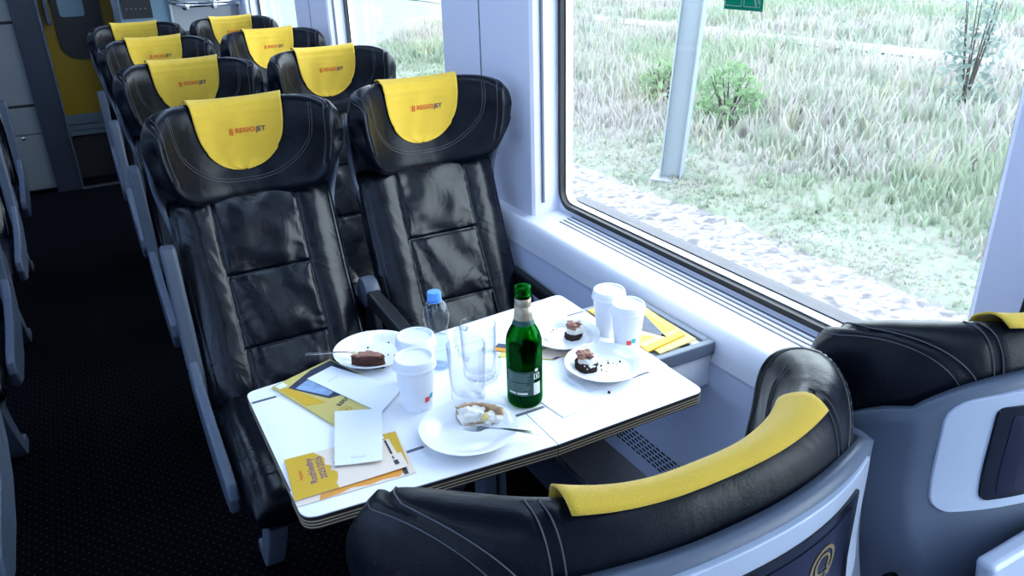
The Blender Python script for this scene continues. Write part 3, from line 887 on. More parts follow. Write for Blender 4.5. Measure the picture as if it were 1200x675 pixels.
obj('label_strip', join(cyl_patch(.0350, fa-.95, fa-.50, .0335, .0375, 12), cyl_patch(.0350, fa-.44, fa+.15, .0335, .0375, 12)), M['bwhite'], lb, smooth=False)
obj('barcode', cyl_patch(.0350, fa+.50, fa+.95, .030, .056, 12), M['bwhite'], lb, smooth=False)
obj('emblem', join(cyl_patch(.0350, fa+.52, fa+.92, .064, .0655), cyl_patch(.0350, fa+.52, fa+.92, .0745, .076), cyl_patch(.0350, fa+.52, fa+.58, .064, .076, 4), cyl_patch(.0350, fa+.86, fa+.92, .064, .076, 4), cyl_patch(.0350, fa+.66, fa+.78, .067, .073, 4), cyl_patch(.0350, fa+.60, fa+.80, .080, .086, 5)), M['bwhite'], lb, smooth=False)

# water bottle
wb = empty('water_bottle', (.546, 1.352, ZT+.0003)); tag(wb, 'small clear plastic water bottle with a blue cap', 'bottle')
pr = [(.001,.004),(.016,.002),(.0225,.0005),(.0255,.004),(.0262,.012),(.0250,.020),(.0262,.028),(.0250,.036),(.0262,.044),(.0258,.052),(.0225,.066),(.0212,.074),(.0220,.086),(.0250,.098),(.0278,.110),(.0284,.120),(.0278,.130),(.0240,.142),(.0180,.150),(.0132,.154),(.0125,.158),(.0125,.168)]
obj('bottle_body', lathe(pr, 48, caps=False), M['pet'], wb)
obj('cap', lathe([(.0138,.155),(.0145,.156),(.0145,.170),(.0135,.1725),(.0005,.1730)], 40), M['capblue'], wb, sharp=40)
obj('neck_ring', lathe([(.0140,.1515),(.0155,.152),(.0155,.1535),(.0140,.154)], 40), M['capblue'], wb, sharp=40)
M['water'] = thinglass('water', (.90,.94,.985), 1.0, .03, 1.33)
obj('water', lathe([(.001,.006),(.0215,.003),(.0245,.006),(.0250,.012),(.0240,.020),(.0250,.028),(.0240,.036),(.0250,.044),(.0245,.052),(.0212,.066),(.0205,.070),(.001,.070)], 40, caps=False), M['water'], wb)

# printed matter --------------------------------------------------------
def P2(o, n): return o
def quad(name, q, z, th, m, label, cat, group=None, curl=0.0, corner=2):
    """thin leaflet through four corners (world xy), with a slight curl at one corner; returns object and uv->point"""
    q = [Vector((*p, 0)) for p in q]; c = sum(q, Vector())/4
    def pt(u, v, dz=0):
        a = q[0].lerp(q[1], u); b = q[3].lerp(q[2], u); p = a.lerp(b, v)
        cu, cv = [(0,0),(1,0),(1,1),(0,1)][corner]
        d = math.hypot(u-cu, v-cv); lift = curl*max(0, 1-d/.9)**2
        return Vector((p.x-c.x, p.y-c.y, lift+dz))
    n = 13; us = lin(0,1,n)
    V = [pt(u, v, th) for u in us for v in us]+[pt(u, v, 0) for u in us for v in us]; F = []
    N = n*n
    for i in range(n-1):
        for j in range(n-1):
            a = i*n+j; F += [(a, a+n, a+n+1, a+1), tuple(k+N for k in (a+1, a+n+1, a+n, a))]
    ring = [i*n for i in range(n)]+[(n-1)*n+j for j in range(1, n)]+[i*n+n-1 for i in range(n-2, -1, -1)]+[j for j in range(n-2, 0, -1)]
    for i in range(len(ring)):
        a, b = ring[i], ring[(i+1) % len(ring)]; F.append((b, a, a+N, b+N))
    o = obj(name, fixn((V, F)), m, sharp=40); o.location = (c.x, c.y, z); tag(o, label, cat, group)
    return o, pt
def printed(o, pt, name, polys, m, th, e=.0003):
    parts = []
    for poly in polys:
        # triangulated fan over a finely divided outline keeps it on the sheet
        P = []
        for i in range(len(poly)):
            a, b = Vector(poly[i]), Vector(poly[(i+1) % len(poly)])
            for k in range(4): P.append(a.lerp(b, k/4))
        parts.append(([pt(p.x, p.y, th+e) for p in P], [tuple(range(len(P)))]))
    return obj(name, join(*parts), m, o, smooth=False)
def print_text(o, pt, body, size, u, v, du, dv, m, th, W, H, bold=.02, e=.0006):
    """text centred at (u,v); du = reading direction in uv as a unit in sheet space (x along u of width W, y along v of height H)"""
    vf = text_vf(body, size, bold); out = []
    for x, y, _ in vf[0]:
        sx = x*du[0]+y*dv[0]; sy = x*du[1]+y*dv[1]
        out.append(pt(u+sx/W, v+sy/H, th+e))
    return obj('lettering', (out, vf[1]), m, o, smooth=False)

# magazine on the aisle side (u along its 22 cm edge towards the camera, v towards the window)
mg = [(.216,1.446),(.288,1.232),(.428,1.292),(.352,1.497)]
th = .0035
o, pt = quad('magazine', mg, ZT+.0008, th, M['yellowpale'], 'yellow magazine under a white napkin at the back left table corner', 'magazine', 'yellow onboard magazines')
printed(o, pt, 'cover_panel', [[(.08,.02),(.16,.14),(.62,.25),(.52,.02)]], M['yellow'], th)
printed(o, pt, 'cover_photo', [[(.14,.12),(.03,.62),(.03,.98),(.45,.98),(.82,.88),(.96,.94),(.66,.62),(.58,.33)]], M['photodark'], th)
printed(o, pt, 'photo_detail', [[(.20,.18),(.16,.42),(.22,.70),(.50,.62),(.54,.36)]], M['photoblue'], th, .0005)
printed(o, pt, 'photo_detail', [[(.90,.62),(.76,.66),(.86,.90),(.97,.88)]], M['orange'], th, .0005)
printed(o, pt, 'sticker', [[(.02,.03),(.10,.03),(.10,.16),(.02,.16)]], M['paper'], th, .0005)
print_text(o, pt, 'astra', .021, .71, .42, (-.25,.97), (-.97,-.25), M['inkdark'], th, .226, .15)
def ring_uv(cu, cv, r0, r1, W, H, n=20):
    return [[(cu+r*math.cos(a)/W, cv+r*math.sin(a)/H) for r, a in ((r0,2*PI*i/n),(r1,2*PI*i/n),(r1,2*PI*(i+1)/n),(r0,2*PI*(i+1)/n))] for i in range(n)]
printed(o, pt, 'emblem', ring_uv(.845,.30,.010,.0125,.226,.15)+[[(.83,.26),(.86,.26),(.86,.34),(.83,.34)]], M['gold'], th, .0005)

# two leaflets at the near-left corner
lf = [(.166,1.040),(.352,1.030),(.384,1.166),(.190,1.150)]
o, pt = quad('leaflet', [(.163,1.052),(.362,1.036),(.378,1.172),(.182,1.170)], ZT+.0006, .0008, M['peach'], 'orange and white leaflet peeping out below the yellow timetable leaflet', 'leaflet', 'leaflets on the near left corner')
printed(o, pt, 'print_area', [[(.18,.0),(.20,.12),(.95,.16),(.86,.02),(.72,.05),(.60,.02),(.45,.07),(.36,.02)]], M['orange'], .0008)
printed(o, pt, 'print_area', [[(.86,.20),(.87,.98),(.99,.98),(.97,.20)]], M['yellow'], .0008)
printed(o, pt, 'print_bar', [[(.90,.02),(.90,.16),(.94,.16),(.94,.02)]], M['inkdark'], .0008, .0005)
lq = [(.163,1.066),(.356,1.055),(.366,1.168),(.176,1.186)]
o, pt = quad('leaflet', lq, ZT+.0024, .0008, M['peach'], 'yellow leaflet lettered Rozhledny 2025/2026 at the near left table corner', 'leaflet', 'leaflets on the near left corner', .002, 1)
printed(o, pt, 'print_area', [[(.0,.0),(.0,1),(.26,1),(.30,.90),(.34,.80),(.33,.62),(.38,.55),(.36,.46),(.41,.38),(.40,.24),(.37,.12),(.38,.0)]], M['yellow'], .0008)
printed(o, pt, 'print_area', [[(.80,.86),(.80,1),(1,1),(1,.40),(.965,.40),(.955,.84)]], M['yellow'], .0008)
printed(o, pt, 'print_area', [[(.84,.88),(.84,.97),(.92,.97),(.92,.88)]], M['paper'], .0008, .0005)
printed(o, pt, 'print_bar', [[(.905,.42),(.905,.82),(.925,.82),(.925,.42)],[(.90,.12),(.90,.24),(.94,.24),(.94,.12)],[(.905,.28),(.905,.36),(.918,.36),(.918,.28)]], M['inkdark'], .0008, .0005)
print_text(o, pt, 'Rozhledny', .0170, .200, .56, (0,1), (-1,0), M['ink'], .0008, .19, .115, .02)
print_text(o, pt, '2025/2026', .0150, .290, .58, (0,1), (-1,0), M['ink'], .0008, .19, .115, .02)
print_text(o, pt, 'RegioJet', .0080, .100, .52, (0,1), (-1,0), M['inkred'], .0008, .19, .115, .02)
print_text(o, pt, '/ / /', .0060, .450, .86, (0,1), (-1,0), M['inkred'], .0008, .19, .115, .02)
print_text(o, pt, 'CC', .0110, .43, .56, (0,1), (-1,0), M['photogrey'], .0008, .19, .115, .03)
# napkins
def napkin(q, z, label, tx, curl=.004, corner=2):
    o, pt = quad('paper_napkin', q, z, .0016, M['paper'], label, 'napkin', 'folded white paper napkins', curl, corner)
    W = (Vector(q[1])-Vector(q[0])).length; H = (Vector(q[3])-Vector(q[0])).length
    print_text(o, pt, 'REGIOJET', .0062, tx[0], tx[1], tx[2], tx[3], M['inkgrey'], .0016, W, H, .0)
napkin([(.286,1.436),(.372,1.236),(.440,1.296),(.345,1.461)], ZT+.0052, 'folded white napkin lying across the yellow magazine', (.22,.45,(0,1),(-1,0)), .003)
napkin([(.246,1.118),(.321,1.087),(.379,1.246),(.297,1.284)], ZT+.0064, 'folded white napkin lying on the yellow leaflet', (.5,.10,(1,0),(0,1)), .003, 1)
napkin([(.664,1.047),(.749,1.054),(.760,1.160),(.652,1.146)], ZT+.0003, 'folded white napkin tucked under the crumbly right plate', (.55,.18,(1,0),(0,1)), .0, 1)
napkin([(.850,1.118),(.945,1.120),(.945,1.205),(.850,1.200)], ZT+.0003, 'white napkin beneath the nearer right-hand paper cup', (.5,.2,(1,0),(0,1)), .0, 1)
o, pt = quad('leaflet', [(.668,1.318),(.765,1.243),(.885,1.262),(.760,1.398)], ZT+.0003, .0010, M['yellowpale'], 'pale yellow leaflet under the farther right plate', 'leaflet')
printed(o, pt, 'print_area', [[(.10,.10),(.15,.75),(.55,.6),(.50,.15)]], M['photoblue'], .0010)
printed(o, pt, 'print_area', [[(.52,.05),(.6,.55),(.97,.7),(.97,.05)]], M['peach'], .0010)
tag(printed(o, pt, 'print_bar', [[(.93,.02),(.93,.16),(1.0,.16),(1.0,.02)]], M['ink'], .0010, .0005), None)
# printed bar beside the bottle: small photo card
o, pt = quad('picture_card', [(.672,1.350),(.722,1.302),(.745,1.325),(.698,1.372)], ZT+.0016, .0006, M['photogrey'], 'small picture card just behind the green bottle', 'card')
printed(o, pt, 'print_area', [[(.0,.0),(.0,.4),(1,.4),(1,.0)]], M['orange'], .0006)

# magazines on the locker
def stack_mag(q, z, label, th, design):
    o, pt = quad('magazine', q, z, th, M['yellow'] if design else M['yellowpale'], label, 'magazine', 'magazines on the side locker')
    if design:
        printed(o, pt, 'cover_photo', [[(.08,.02),(.30,.0),(.93,.62),(.42,.80),(.20,.60)]], M['photogrey'], th)
        printed(o, pt, 'cover_panel', [[(.92,.04),(.92,.98),(.86,.98),(.84,.04)]], M['yellowpale'], th)
        printed(o, pt, 'cover_panel', [[(.30,.0),(.55,.0),(.93,.58)]], M['peach'], th, .0005)
        printed(o, pt, 'photo_detail', [[(.38,.22),(.42,.40),(.60,.48),(.62,.44),(.48,.34),(.42,.18)]], M['paper'], th, .0006)
        printed(o, pt, 'cover_panel', [[(.0,.82),(.0,1),(.5,1),(.9,.86)]], M['orange'], th, .0006)
stack_mag([(.976,1.408),(.982,1.158),(1.092,1.168),(1.096,1.412)], ZT-.0085, 'pale magazine lying lowest on the side locker', .003, False)
stack_mag([(.966,1.414),(.960,1.172),(1.080,1.192),(1.098,1.418)], ZT-.0050, 'yellow magazine with a grey photo on top of the side locker pile', .004, True)

# ================================================================== ROOM
Y0, Y1 = -1.6, 6.30
XW = 1.125
def struct(name, vf, m, smooth=False, label=None, **k):
    o = obj(name, vf, m, smooth=smooth, **k); o['kind'] = 'structure'
    return o
struct('floor', box(-1.60,1.40,Y0,7.6,-.04,0), M['carpet'])
# lower wall profile swept along the carriage
WIN = [(-1.34,-.02),(.655,2.000),(2.655,4.000),(4.655,6.000)]
PIL = [(-.02,.655),(2.000,2.655),(4.000,4.655),(6.000,Y1)]
low = [(1.125,.0),(1.125,.655),(1.400,.655),(1.400,.0)]
struct('wall_right', prism([(XW,0),(XW,.665),(1.36,.665),(1.36,0)], 1, Y0, Y1), M['walllow'])
def sillprof():
    P = [(XW-.003,.667),(XW-.001,.690)]
    for i in range(13):
        t = i/12; P.append((XW-.001+.030*t**1.6*1.0+.0*t, .690+.060*math.sin(t*PI/2)))
    P += [(1.170,.7565),(1.200,.7610),(1.258,.7700),(1.36,.772),(1.36,.667)]
    return P
s = struct('wall_upper_ledge', prism(sillprof(), 1, Y0, Y1), M['wallwhite'], smooth=True, sharp=40); s.name = 'trim_1'
# window wall above the ledge: one frame piece round the three openings
ZW0, ZW1 = .782, 1.72
def opening_wall(x0, x1, ys, zb, zt, rc=.055):
    """vertical wall slab with rounded openings"""
    V = []; F = []
    def rr(y0, y1, z0, z1, r, n=6):
        out = []
        for cy_, cz, a0 in ((y0+r,z0+r,PI),(y1-r,z0+r,1.5*PI),(y1-r,z1-r,0),(y0+r,z1-r,.5*PI)):
            for i in range(n+1): a = a0+PI/2*i/n; out.append((cy_+r*math.cos(a), cz+r*math.sin(a)))
        return out
    bm_parts = []
    edges = [Y0]+[(a[1]+b[0])/2 for a, b in zip(ys[:-1], ys[1:])]+[Y1]
    for k, (a, b) in enumerate(ys):
        inner = rr(a, b, ZW0, ZW1, rc); n = len(inner)
        oy0, oy1 = edges[k], edges[k+1]
        outer = []
        seg = n//4
        for i, (y, z) in enumerate(inner):
            c = i//7; corner = [(oy0,zb),(oy1,zb),(oy1,zt),(oy0,zt)][c]; j = i % 7
            # the first half of the fan goes to one side, the second half to the other
            if c == 0: p = (oy0, z) if j < 3 else ((oy0, zb) if j == 3 else (y, zb))
            elif c == 1: p = (y, zb) if j < 3 else ((oy1, zb) if j == 3 else (oy1, z))
            elif c == 2: p = (oy1, z) if j < 3 else ((oy1, zt) if j == 3 else (y, zt))
            else: p = (y, zt) if j < 3 else ((oy0, zt) if j == 3 else (oy0, z))
            outer.append(p)
        v = [(x0,y,z) for y, z in inner]+[(x0,y,z) for y, z in outer]+[(x1,y,z) for y, z in inner]+[(x1,y,z) for y, z in outer]
        f = []
        for i in range(n):
            j = (i+1) % n
            f.append((i, j, n+j, n+i)); f.append((2*n+i, 3*n+i, 3*n+j, 2*n+j)); f.append((i, 2*n+i, 2*n+j, j))
        bm_parts.append((v, f))
    return join(*bm_parts)
struct('wall_right_upper', opening_wall(1.258, 1.300, WIN, .768, 2.12), M['wallwhite']).name = 'wall_window'
def frame_ring(y0, y1, z0, z1, r, w, x0, x1):
    """rounded rectangular ring in the YZ plane"""
    def rr(d):
        out = []
        R_ = max(.004, r-d)
        for cy_, cz, a0 in ((y0+d+R_,z0+d+R_,PI),(y1-d-R_,z0+d+R_,1.5*PI),(y1-d-R_,z1-d-R_,0),(y0+d+R_,z1-d-R_,.5*PI)):
            for i in range(7): a = a0+PI/2*i/6; out.append((cy_+R_*math.cos(a), cz+R_*math.sin(a)))
        return out
    A, B = rr(0), rr(w); n = len(A)
    v = [(x0,y,z) for y, z in A]+[(x0,y,z) for y, z in B]+[(x1,y,z) for y, z in A]+[(x1,y,z) for y, z in B]; f = []
    for i in range(n):
        j = (i+1) % n
        f += [(i,n+i,n+j,j),(2*n+i,2*n+j,3*n+j,3*n+i),(i,j,2*n+j,2*n+i),(n+i,3*n+i,3*n+j,n+j)]
    return v, f
for k, (a, b) in enumerate(WIN):
    w = empty('window_%d' % (k+1), (1.30, (a+b)/2, 1.25)); w['kind'] = 'structure'
    def off(vf, c=(1.30,(a+b)/2,1.25)): return [(x-c[0], y-c[1], z-c[2]) for x, y, z in vf[0]], vf[1]
    obj('rubber_seal', off(frame_ring(a,b,ZW0,ZW1,.055,.014,1.250,1.288)), M['rubber'], w, sharp=50)
    obj('metal_frame', off(frame_ring(a+.014,b-.014,ZW0+.014,ZW1-.014,.041,.0045,1.266,1.290)), M['alu'], w, sharp=50)
    obj('outer_ledge', off(box(1.296,1.340,a+.012,b-.012,ZW0-.01,ZW0+.020)), M['ledge'], w, smooth=False)
    obj('glass_pane', off(box(1.2905,1.2945,a+.012,b-.012,ZW0+.012,ZW1-.012)), M['pane'], w, smooth=False)
# protruding pillar panels with reveals
for k, (a, b) in enumerate(PIL):
    P = [(1.262,a-.004),(1.262,b+.004),(1.222,b-.004),(1.172,b-.016),(1.168,b-.024),(1.168,a+.044),(1.172,a+.036),(1.205,a+.020),(1.222,a+.004)]
    P = [(1.262,a+.002),(1.262,b-.002),(1.205,b-.010),(1.176,b-.016),(1.168,b-.026),(1.168,a+.026),(1.176,a+.016),(1.205,a+.010)]
    o = struct('trim_%d' % (k+2), prism(P, 2, .752, 2.12), M['wall'], smooth=True, sharp=35)
    if k < 3:
        ym = (a+b)/2+.012
        g = obj('panel_joint', box(1.1665,1.1700,ym-.0025,ym+.0025,.752,2.12), M['slot'], o, smooth=False)
    for yy in (a+.0105, b-.0105):
        obj('reveal_groove', box(1.196,1.203,yy-.006 if yy == a+.0105 else yy-.001,yy+.001 if yy == a+.0105 else yy+.006,.80,2.1), M['slot'], o, smooth=False)
# air vent slots on the ledge under the window by the table, and under the next one
for k, (a, b) in enumerate(((.80,1.92),(2.80,3.92),(4.80,5.92))):
    vn = empty('air_vent', (1.226, (a+b)/2, .765)); vn['kind'] = 'structure'
    for j in range(4):
        x = -.021+j*.014
        zz = .7610+(1.226+x-1.200)*.155-.765
        obj('slot', box(x-.0028,x+.0028,a-(a+b)/2,b-(a+b)/2,zz-.002,zz+.0010), M['slot'], vn, smooth=False)
    vn.name = 'trim_%d' % (k+6)
# heater duct
hd = struct('heater_duct', prism([(XW,.212),(1.012,.158),(1.004,.150),(1.004,.142),(XW,.142)], 1, Y0, Y1), M['step']); hd.name = 'baseboard_right'
o = obj('duct_edge', tube([(1.006,Y0,.152),(1.006,Y1,.152)], .006, 10), M['alu'], hd)
obj('duct_face', box(1.002,1.012,Y0,Y1,0,.148), M['stepface'], hd, smooth=False)
# perforated grille on the wall above the duct
g = []
for r in range(6):
    for i in range(42):
        y = .62+i*.0225+(r % 2)*.01125; z = .262+r*.0118
        g.append(box(XW-.0008,XW+.001,y,y+.0165,z,z+.0052))
gr = struct('grille', join(*g), M['dark']); gr.name = 'trim_9'
# left wall with its windows, ceiling, near end
def wall_left():
    V = opening_wall(-1.605, -1.56, WIN, .0, 2.12)
    return V
struct('wall_left', wall_left(), M['wall'])
for k, (a, b) in enumerate(WIN):
    w = struct('window_%d' % (k+5), frame_ring(a,b,ZW0,ZW1,.055,.012,-1.60,-1.55), M['rubber'])
    p = obj('glass_pane', box(-1.585,-1.581,a+.005,b-.005,ZW0+.005,ZW1-.005), M['paneleft'], w, smooth=False)
struct('ceiling', box(-1.60,1.40,Y0,7.6,2.10,2.14), M['ceil'])
struct('wall_near', box(-1.60,1.40,Y0-.05,Y0,0,2.12), M['wall'])
for k, x in enumerate((-.80, .62)):  # unseen strips added to brighten the table and streak the leather with highlights
    lt = empty('ceiling_light', (x, 2.4, 2.095)); tag(lt, ['long strip ceiling light over the left-hand seats','long strip ceiling light over the table side seats'][k], 'ceiling light', 'ceiling lights')
    obj('housing', join(box(-.05,.05,-3.75,3.75,-.012,.004)), M['alu'], lt, smooth=False)
    m = mat('lamp_diffuser', (.9,.9,.9), .5, emis=(.50,.70,1.0), estr=LAMP if 'LAMP' in globals() else 9.0)
    obj('diffuser', box(-.038,.038,-3.70,3.70,-.020,-.012), m, lt, smooth=False)

# end of the carriage
YE = Y1
cb = empty('wall_cabinet', (-.90, YE, 0)); tag(cb, 'pale grey cabinet with a round lock at the far left end of the aisle', 'cabinet')
def B(x0,x1,y0,y1,z0,z1): return box(x0+.90,x1+.90,y0-YE,y1-YE,z0,z1)
obj('body', B(-1.55,-.270,YE+.012,YE+.5,.02,2.10), M['dark'], cb, smooth=False)
for nm, z0, z1 in (('door',.035,.418),('panel',.424,.602),('door',.622,1.140),('door',1.160,2.09)):
    d = obj(nm, B(-1.54,-.272,YE-.002,YE+.012,z0,z1), M['cabinet'], cb, smooth=False)
    if z0 == .035: obj('lock', xf(lathe([(.011,0),(.011,.005),(.007,.007)], 16), Matrix.Translation((-.392+.90,-.002,.398)) @ Matrix.Rotation(PI/2, 4, 'X')), M['steel'], d, sharp=40)
fr = struct('door_1', join(box(-.270,-.112,YE-.02,YE+.10,0,2.10)), M['bulkhead'])
obj('door_edge', box(-.116,-.104,YE-.028,YE+.10,0,2.10), M['doorframe'], fr, smooth=False)
obj('threshold', box(-.105,.60,YE-.03,YE+.02,.0,.006), M['alu'], fr, smooth=False)
# yellow vestibule door behind the opening
YD = 6.62
yd = empty('door_2', (.2, YD, 0)); yd['kind'] = 'structure'
def D(x0,x1,y0,y1,z0,z1): return box(x0-.2,x1-.2,y0-YD,y1-YD,z0,z1)
obj('door_leaf', D(-.35,.78,YD,YD+.04,.47,2.10), M['doory'], yd, smooth=False)
obj('kick_plate', join(D(-.35,.78,YD-.012,YD+.04,.40,.47), D(-.35,.78,YD-.03,YD+.04,.36,.395), D(-.35,.78,YD-.05,YD+.04,.325,.355)), M['doorsilver'], yd, smooth=False)
obj('lower_panel', D(-.35,.78,YD-.01,YD+.04,0,.325), M['dark'], yd, smooth=False)
def rrect(x0,x1,z0,z1,r):
    out = []
    for cx_, cz, a0 in ((x0+r,z0+r,PI),(x1-r,z0+r,1.5*PI),(x1-r,z1-r,0),(x0+r,z1-r,.5*PI)):
        for i in range(8): a = a0+PI/2*i/7; out.append((cx_+r*math.cos(a)-.2, cz+r*math.sin(a)))
    return out
obj('window_surround', prism(rrect(-.030,.275,.855,1.9,.12), 1, -.016, .0), M['rubber'], yd, smooth=False)
obj('window_pane', prism(rrect(.012,.170,1.145,1.85,.02), 1, -.019, -.016), mat('dim_window', (.16,.24,.30), .15), yd, smooth=False)
obj('handle', D(-.075,-.050,YD-.04,YD-.012,1.10,1.35), M['doorframe'], yd, smooth=False)
# partition right of the doorway
pt_ = struct('wall_end', join(box(.335,1.26,YE,YE+.04,0,1.02)), M['bulkhead'])
gp = mat('smoked_glass', (.16,.24,.30), .12); gp2 = mat('partition_glass', (.30,.32,.33), .15, var=.35, vscale=3)
obj('post', box(.335,.375,YE-.01,YE+.05,1.02,2.10), M['doorframe'], pt_, smooth=False)
obj('glass_panel', box(.375,.700,YE+.01,YE+.03,1.02,2.10), gp, pt_, smooth=False)
obj('dark_panel', box(.395,.585,YE-.004,YE+.01,1.125,2.10), M['dark'], pt_, smooth=False)
obj('dots', join(*[box(.42+i*.030,.428+i*.030,YE-.006,YE-.004,1.185,1.193) for i in range(5)]), M['shell'], pt_, smooth=False)
obj('post', box(.700,.716,YE-.02,YE+.05,1.02,2.10), M['alu'], pt_, smooth=False)
obj('glass_panel', box(.716,1.26,YE+.01,YE+.03,1.02,2.10), gp2, pt_, smooth=False)
# metal rail with clamps above the last seats
rl = empty('luggage_rail', (1.0, 6.16, 1.195)); tag(rl, 'steel rail with round clamps at the end wall behind the last window seat', 'rail')
obj('bar', join(tube([(-.31,.10,.030),(-.22,.0,.0),(.27,.0,-.0)], .012, 10), tube([(-.31,.06,.050),(-.20,-.05,.022),(.27,-.05,.022)], .007, 8)), M['steel'], rl)
for x in (-.21, -.02, .16):
    obj('clamp', xf(lathe([(.020,-.016),(.030,-.010),(.030,.010),(.020,.016)], 24), Matrix.Translation((x, -.005, .004)) @ Matrix.Rotation(PI/2, 4, 'X')), M['steel'], rl, sharp=40)
obj('bracket', box(.262,.272,-.06,.14,-.03,.03), M['steel'], rl, smooth=False)
struct('wall_vestibule', join(box(-1.6,1.40,7.2,7.25,0,2.12), box(-.36,-.35,YE+.1,7.2,0,2.12), box(.80,.81,YE+.1,7.2,0,2.12)), M['bulkhead'])

# green sticker inside the window pane
st = empty('safety_sticker', (1.2885, 1.315, 1.445)); tag(st, 'green emergency exit sticker on the window pane', 'sticker')
obj('sheet', box(-.0006,.0006,-.058,.056,-.045,.055), M['signgreen'], st, smooth=False)
lines = []
def strip(a, b, w=.0022): 
    a = Vector(a); b = Vector(b); d = (b-a).normalized(); n = Vector((-d.y, d.x))*w/2
    q = [a+n, b+n, b-n, a-n]; return [(-.0010, p.x, p.y) for p in q], [(0,1,2,3),(3,2,1,0)]
for y0, y1 in ((.004,.052),(-.050,-.004)):
    c = [(y0,-.037),(y1,-.037),(y1,.050),(y0,.050)]
    for i in range(4): lines.append(strip(c[i], c[(i+1) % 4]))
lines += [strip((.036,.02),(.022,-.020)), strip((.020,.016),(.026,-.012)), strip((-.016,.03),(-.040,-.036), .006), strip((-.040,.03),(-.046,-.03), .004)]
obj('pictogram', join(*lines), M['signwhite'], st, smooth=False)

# ================================================================== OUTSIDE
ZG = -1.20
def ground_z(x, y):
    return ZG + .10*sm(5.2, 7.0, x) + .0*x + .06*noise.noise(Vector((x*.3, y*.3, 0)))*sm(5.5, 8, x)
def edge_x(y): return 5.45+.12*noise.noise(Vector((y*.8, 2.2, 0)))+.06*noise.noise(Vector((y*3.1, 5.2, 0)))
def field(u, v):
    y = -14+v; x = edge_x(y)+u; return Vector((x, y, ground_z(x, y)+.02-.16*(1-sm(-.1, .28, u))))
xs = [-.1,0,.07,.14,.21,.28,.4,.6,1,1.5,2,3,4,5,6,8,10,12,15,18,22,27,33,40,50,65,90]
tag(obj('meadow', grid(field, xs, lin(0, 110, 221)), M['meadow'], smooth=True), None, kind='structure').name = 'ground_meadow'
b = obj('ballast', grid(lambda u, v: Vector((u, -14+v, ZG+.01+.03*noise.noise(Vector((u*5, v*5, 1))))), lin(1.7, 6.0, 60), lin(0, 60, 400)), M['ballast'], smooth=True)
tag(b, 'pale crushed stone beside the track below the window', 'gravel', kind='stuff')
struct('ground_left', box(-60,1.7,-40,90,ZG-.1,ZG), M['meadow'])
# paler track across the meadow
rd = grid(lambda u, v: Vector((16.4+u-.018*(v-10)**1+.0*v, v, ground_z(17, v)+.05+.004)), lin(0, 1.2, 4), lin(-10, 60, 60))
struct('path', rd, M['road'])
# catenary mast
ms = empty('catenary_mast', (6.10, 7.18, ZG+.02)); tag(ms, 'pale metal overhead line mast standing beside the track', 'mast')
ms.rotation_euler = (math.radians(1.0), math.radians(4.2), math.radians(-50))
obj('column', join(box(-.13,.13,-.012,.012,0,7.5), box(-.13,-.115,-.12,.12,0,7.5), box(.115,.13,-.12,.12,0,7.5)), M['mast'], ms, smooth=False)
obj('foundation', box(-.22,.22,-.22,.22,-.2,.06), M['road'], ms, smooth=False)
# meadow plants
rnd = random.Random(11)
PAL = [((.50,.60,.44),5),((.62,.66,.54),4),((.70,.64,.56),4),((.66,.58,.60),3),((.40,.56,.36),2),((.72,.70,.42),1),((.72,.72,.68),2)]
PALX = [c for c, n in PAL for _ in range(n)]
V = []; F = []; COLS = []
def tuft(x, y, h, col, nb, w, spread):
    z = ground_z(x, y)
    for _ in range(nb):
        a = rnd.uniform(0, 2*PI); r = rnd.uniform(0, spread); bx, by = x+r*math.cos(a), y+r*math.sin(a)
        hh = h*rnd.uniform(.5, 1.15); la = rnd.uniform(0, 2*PI); le = hh*rnd.uniform(.1, .55); ww = w*rnd.uniform(.6, 1.3)
        da = rnd.uniform(0, PI); dx, dy = math.cos(da)*ww/2, math.sin(da)*ww/2
        n = len(V); mx, my = bx+math.cos(la)*le*.35, by+math.sin(la)*le*.35
        V.extend([(bx-dx,by-dy,z),(bx+dx,by+dy,z),(mx-dx*.9,my-dy*.9,z+hh*.6),(mx+dx*.9,my+dy*.9,z+hh*.6),(bx+math.cos(la)*le,by+math.sin(la)*le,z+hh)])
        F.extend([(n,n+1,n+3,n+2),(n+2,n+3,n+4)])
        j = rnd.uniform(.88, 1.10); c = tuple(min(.9, (.6*k+.4*sum(col)/3)*j*.46) for k in col); COLS.extend([c, c])
for i in range(15000):
    q = rnd.random(); x = 5.7+34*q**1.9; sp = 1
    y = rnd.uniform(-3+0*x, 12+x*1.25)
    if x < edge_x(y)+.25: continue
    if 16.2 < x+.018*(y-10) < 17.7: continue
    n1 = noise.noise(Vector((x*.22, y*.16, 3))); n2 = noise.noise(Vector((x*.5, y*.4, 9)))
    if n1 > .18: base = [(.46,.62,.40),(.40,.58,.34),(.56,.66,.46)][rnd.randrange(3)]
    elif n1 < -.22: base = [(.70,.62,.60),(.66,.60,.62),(.72,.68,.60)][rnd.randrange(3)]
    else: base = PALX[rnd.randrange(len(PALX))]
    h = (.05+.38*sm(5.7, 9, x))*(1+.6*n2); h = max(h, .05)
    tuft(x, y, h, base, 5, .018+.0022*x, .16+.012*x)
mp = obj('meadow_plants', (V, F), M['plants'], smooth=False)
ca = mp.data.color_attributes.new('Col', 'FLOAT_COLOR', 'CORNER')
li = 0
for p, c in zip(mp.data.polygons, COLS):
    for _ in range(p.loop_total):
        ca.data[li].color = (*c, 1); li += 1
tag(mp, 'tall pale grass and weeds covering the meadow outside', 'grass', kind='stuff')
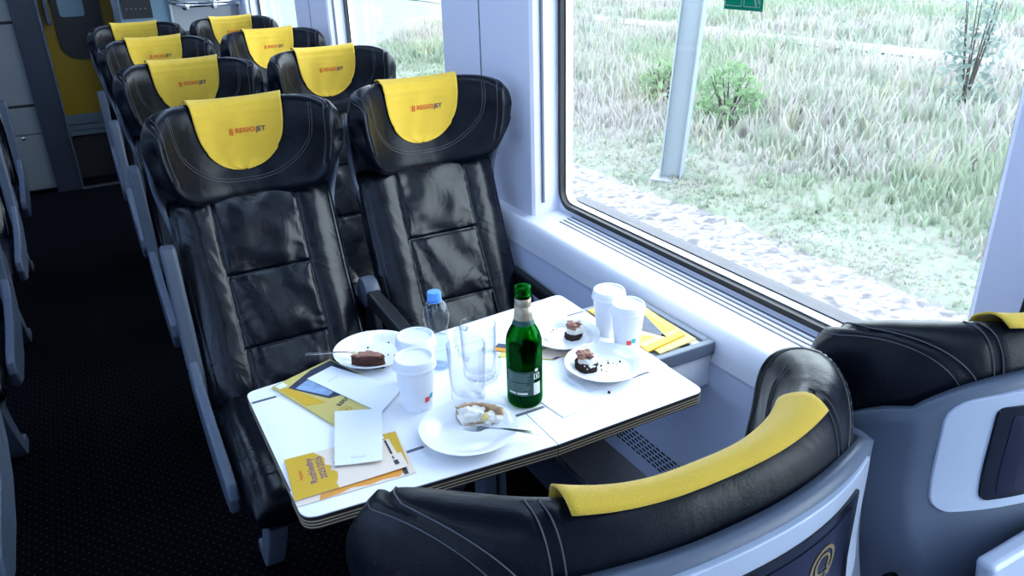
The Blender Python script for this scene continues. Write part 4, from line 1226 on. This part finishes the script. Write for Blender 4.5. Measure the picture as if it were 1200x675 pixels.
def bush(x, y, r, h, col, label, seed, n=420, name='bush'):
    global V, F, COLS
    V, F, COLS = [], [], []; rr = random.Random(seed)
    for i in range(n):
        a = rr.uniform(0, 2*PI); t = rr.random(); e = math.acos(rr.uniform(-.2, 1))
        k = rr.uniform(.55, 1.0); px = math.cos(a)*math.sin(e)*r*k; py = math.sin(a)*math.sin(e)*r*k; pz = h*.12+math.cos(e)*h*k
        s = rr.uniform(.04, .09); ux = Vector((rr.uniform(-1,1), rr.uniform(-1,1), rr.uniform(-1,1))).normalized()*s; vx = ux.cross(Vector((rr.uniform(-1,1), rr.uniform(-1,1), rr.uniform(-1,1))).normalized())
        p = Vector((px, py, pz)); n0 = len(V); V.extend([p-ux, p+vx*.6, p+ux, p-vx*.6]); F.append((n0, n0+1, n0+2, n0+3))
        j = rr.uniform(.75, 1.15); COLS.append(tuple((.7*c+.13)*j*.5 for c in col))
    # stems
    for i in range(7):
        a = i*2*PI/7; tv, tf = tube([(0,0,-.05),(math.cos(a)*r*.3, math.sin(a)*r*.3, h*.45),(math.cos(a)*r*.55, math.sin(a)*r*.55, h*.85)], [.02,.013,.006], 5)
        n0 = len(V); V.extend(tv); 
        for q in tf: F.append(tuple(k+n0 for k in q)); COLS.append((.10,.09,.08))
    o = obj(name, (V, F), M['plants'], smooth=False); ca = o.data.color_attributes.new('Col', 'FLOAT_COLOR', 'CORNER'); li = 0
    for p, c in zip(o.data.polygons, COLS):
        for _ in range(p.loop_total): ca.data[li].color = (*c, 1); li += 1
    o.location = (x, y, ground_z(x, y)); tag(o, label, 'bush')
bush(8.6, 8.9, .55, .85, (.30,.56,.24), 'bright green bush behind the pale mast in the meadow', 4, 520)
bush(12.4, 7.6, .45, 1.9, (.30,.44,.40), 'thin dark green sapling in the meadow at the right of the window', 8, 380, 'sapling')
bush(8.9, 10.8, .5, .7, (.34,.58,.30), 'green bush left of the pale mast in the meadow', 14, 420)

# ================================================================== LIGHT
W = bpy.data.worlds.new('sky'); bpy.context.scene.world = W; W.use_nodes = True
bg = W.node_tree.nodes['Background']; bg.inputs[0].default_value = (.80,.90,1.0,1); bg.inputs[1].default_value = 4.6
sc_ = bpy.context.scene
sc_.view_settings.view_transform = 'Standard'; sc_.view_settings.look = 'None'; sc_.view_settings.gamma = 1; sc_.view_settings.use_curve_mapping = False
sc_.view_settings.exposure = 0.95
try:
    sc_.cycles.transparent_max_bounces = 24; sc_.cycles.transmission_bounces = 14; sc_.cycles.max_bounces = 14; sc_.cycles.diffuse_bounces = 5
except Exception: pass
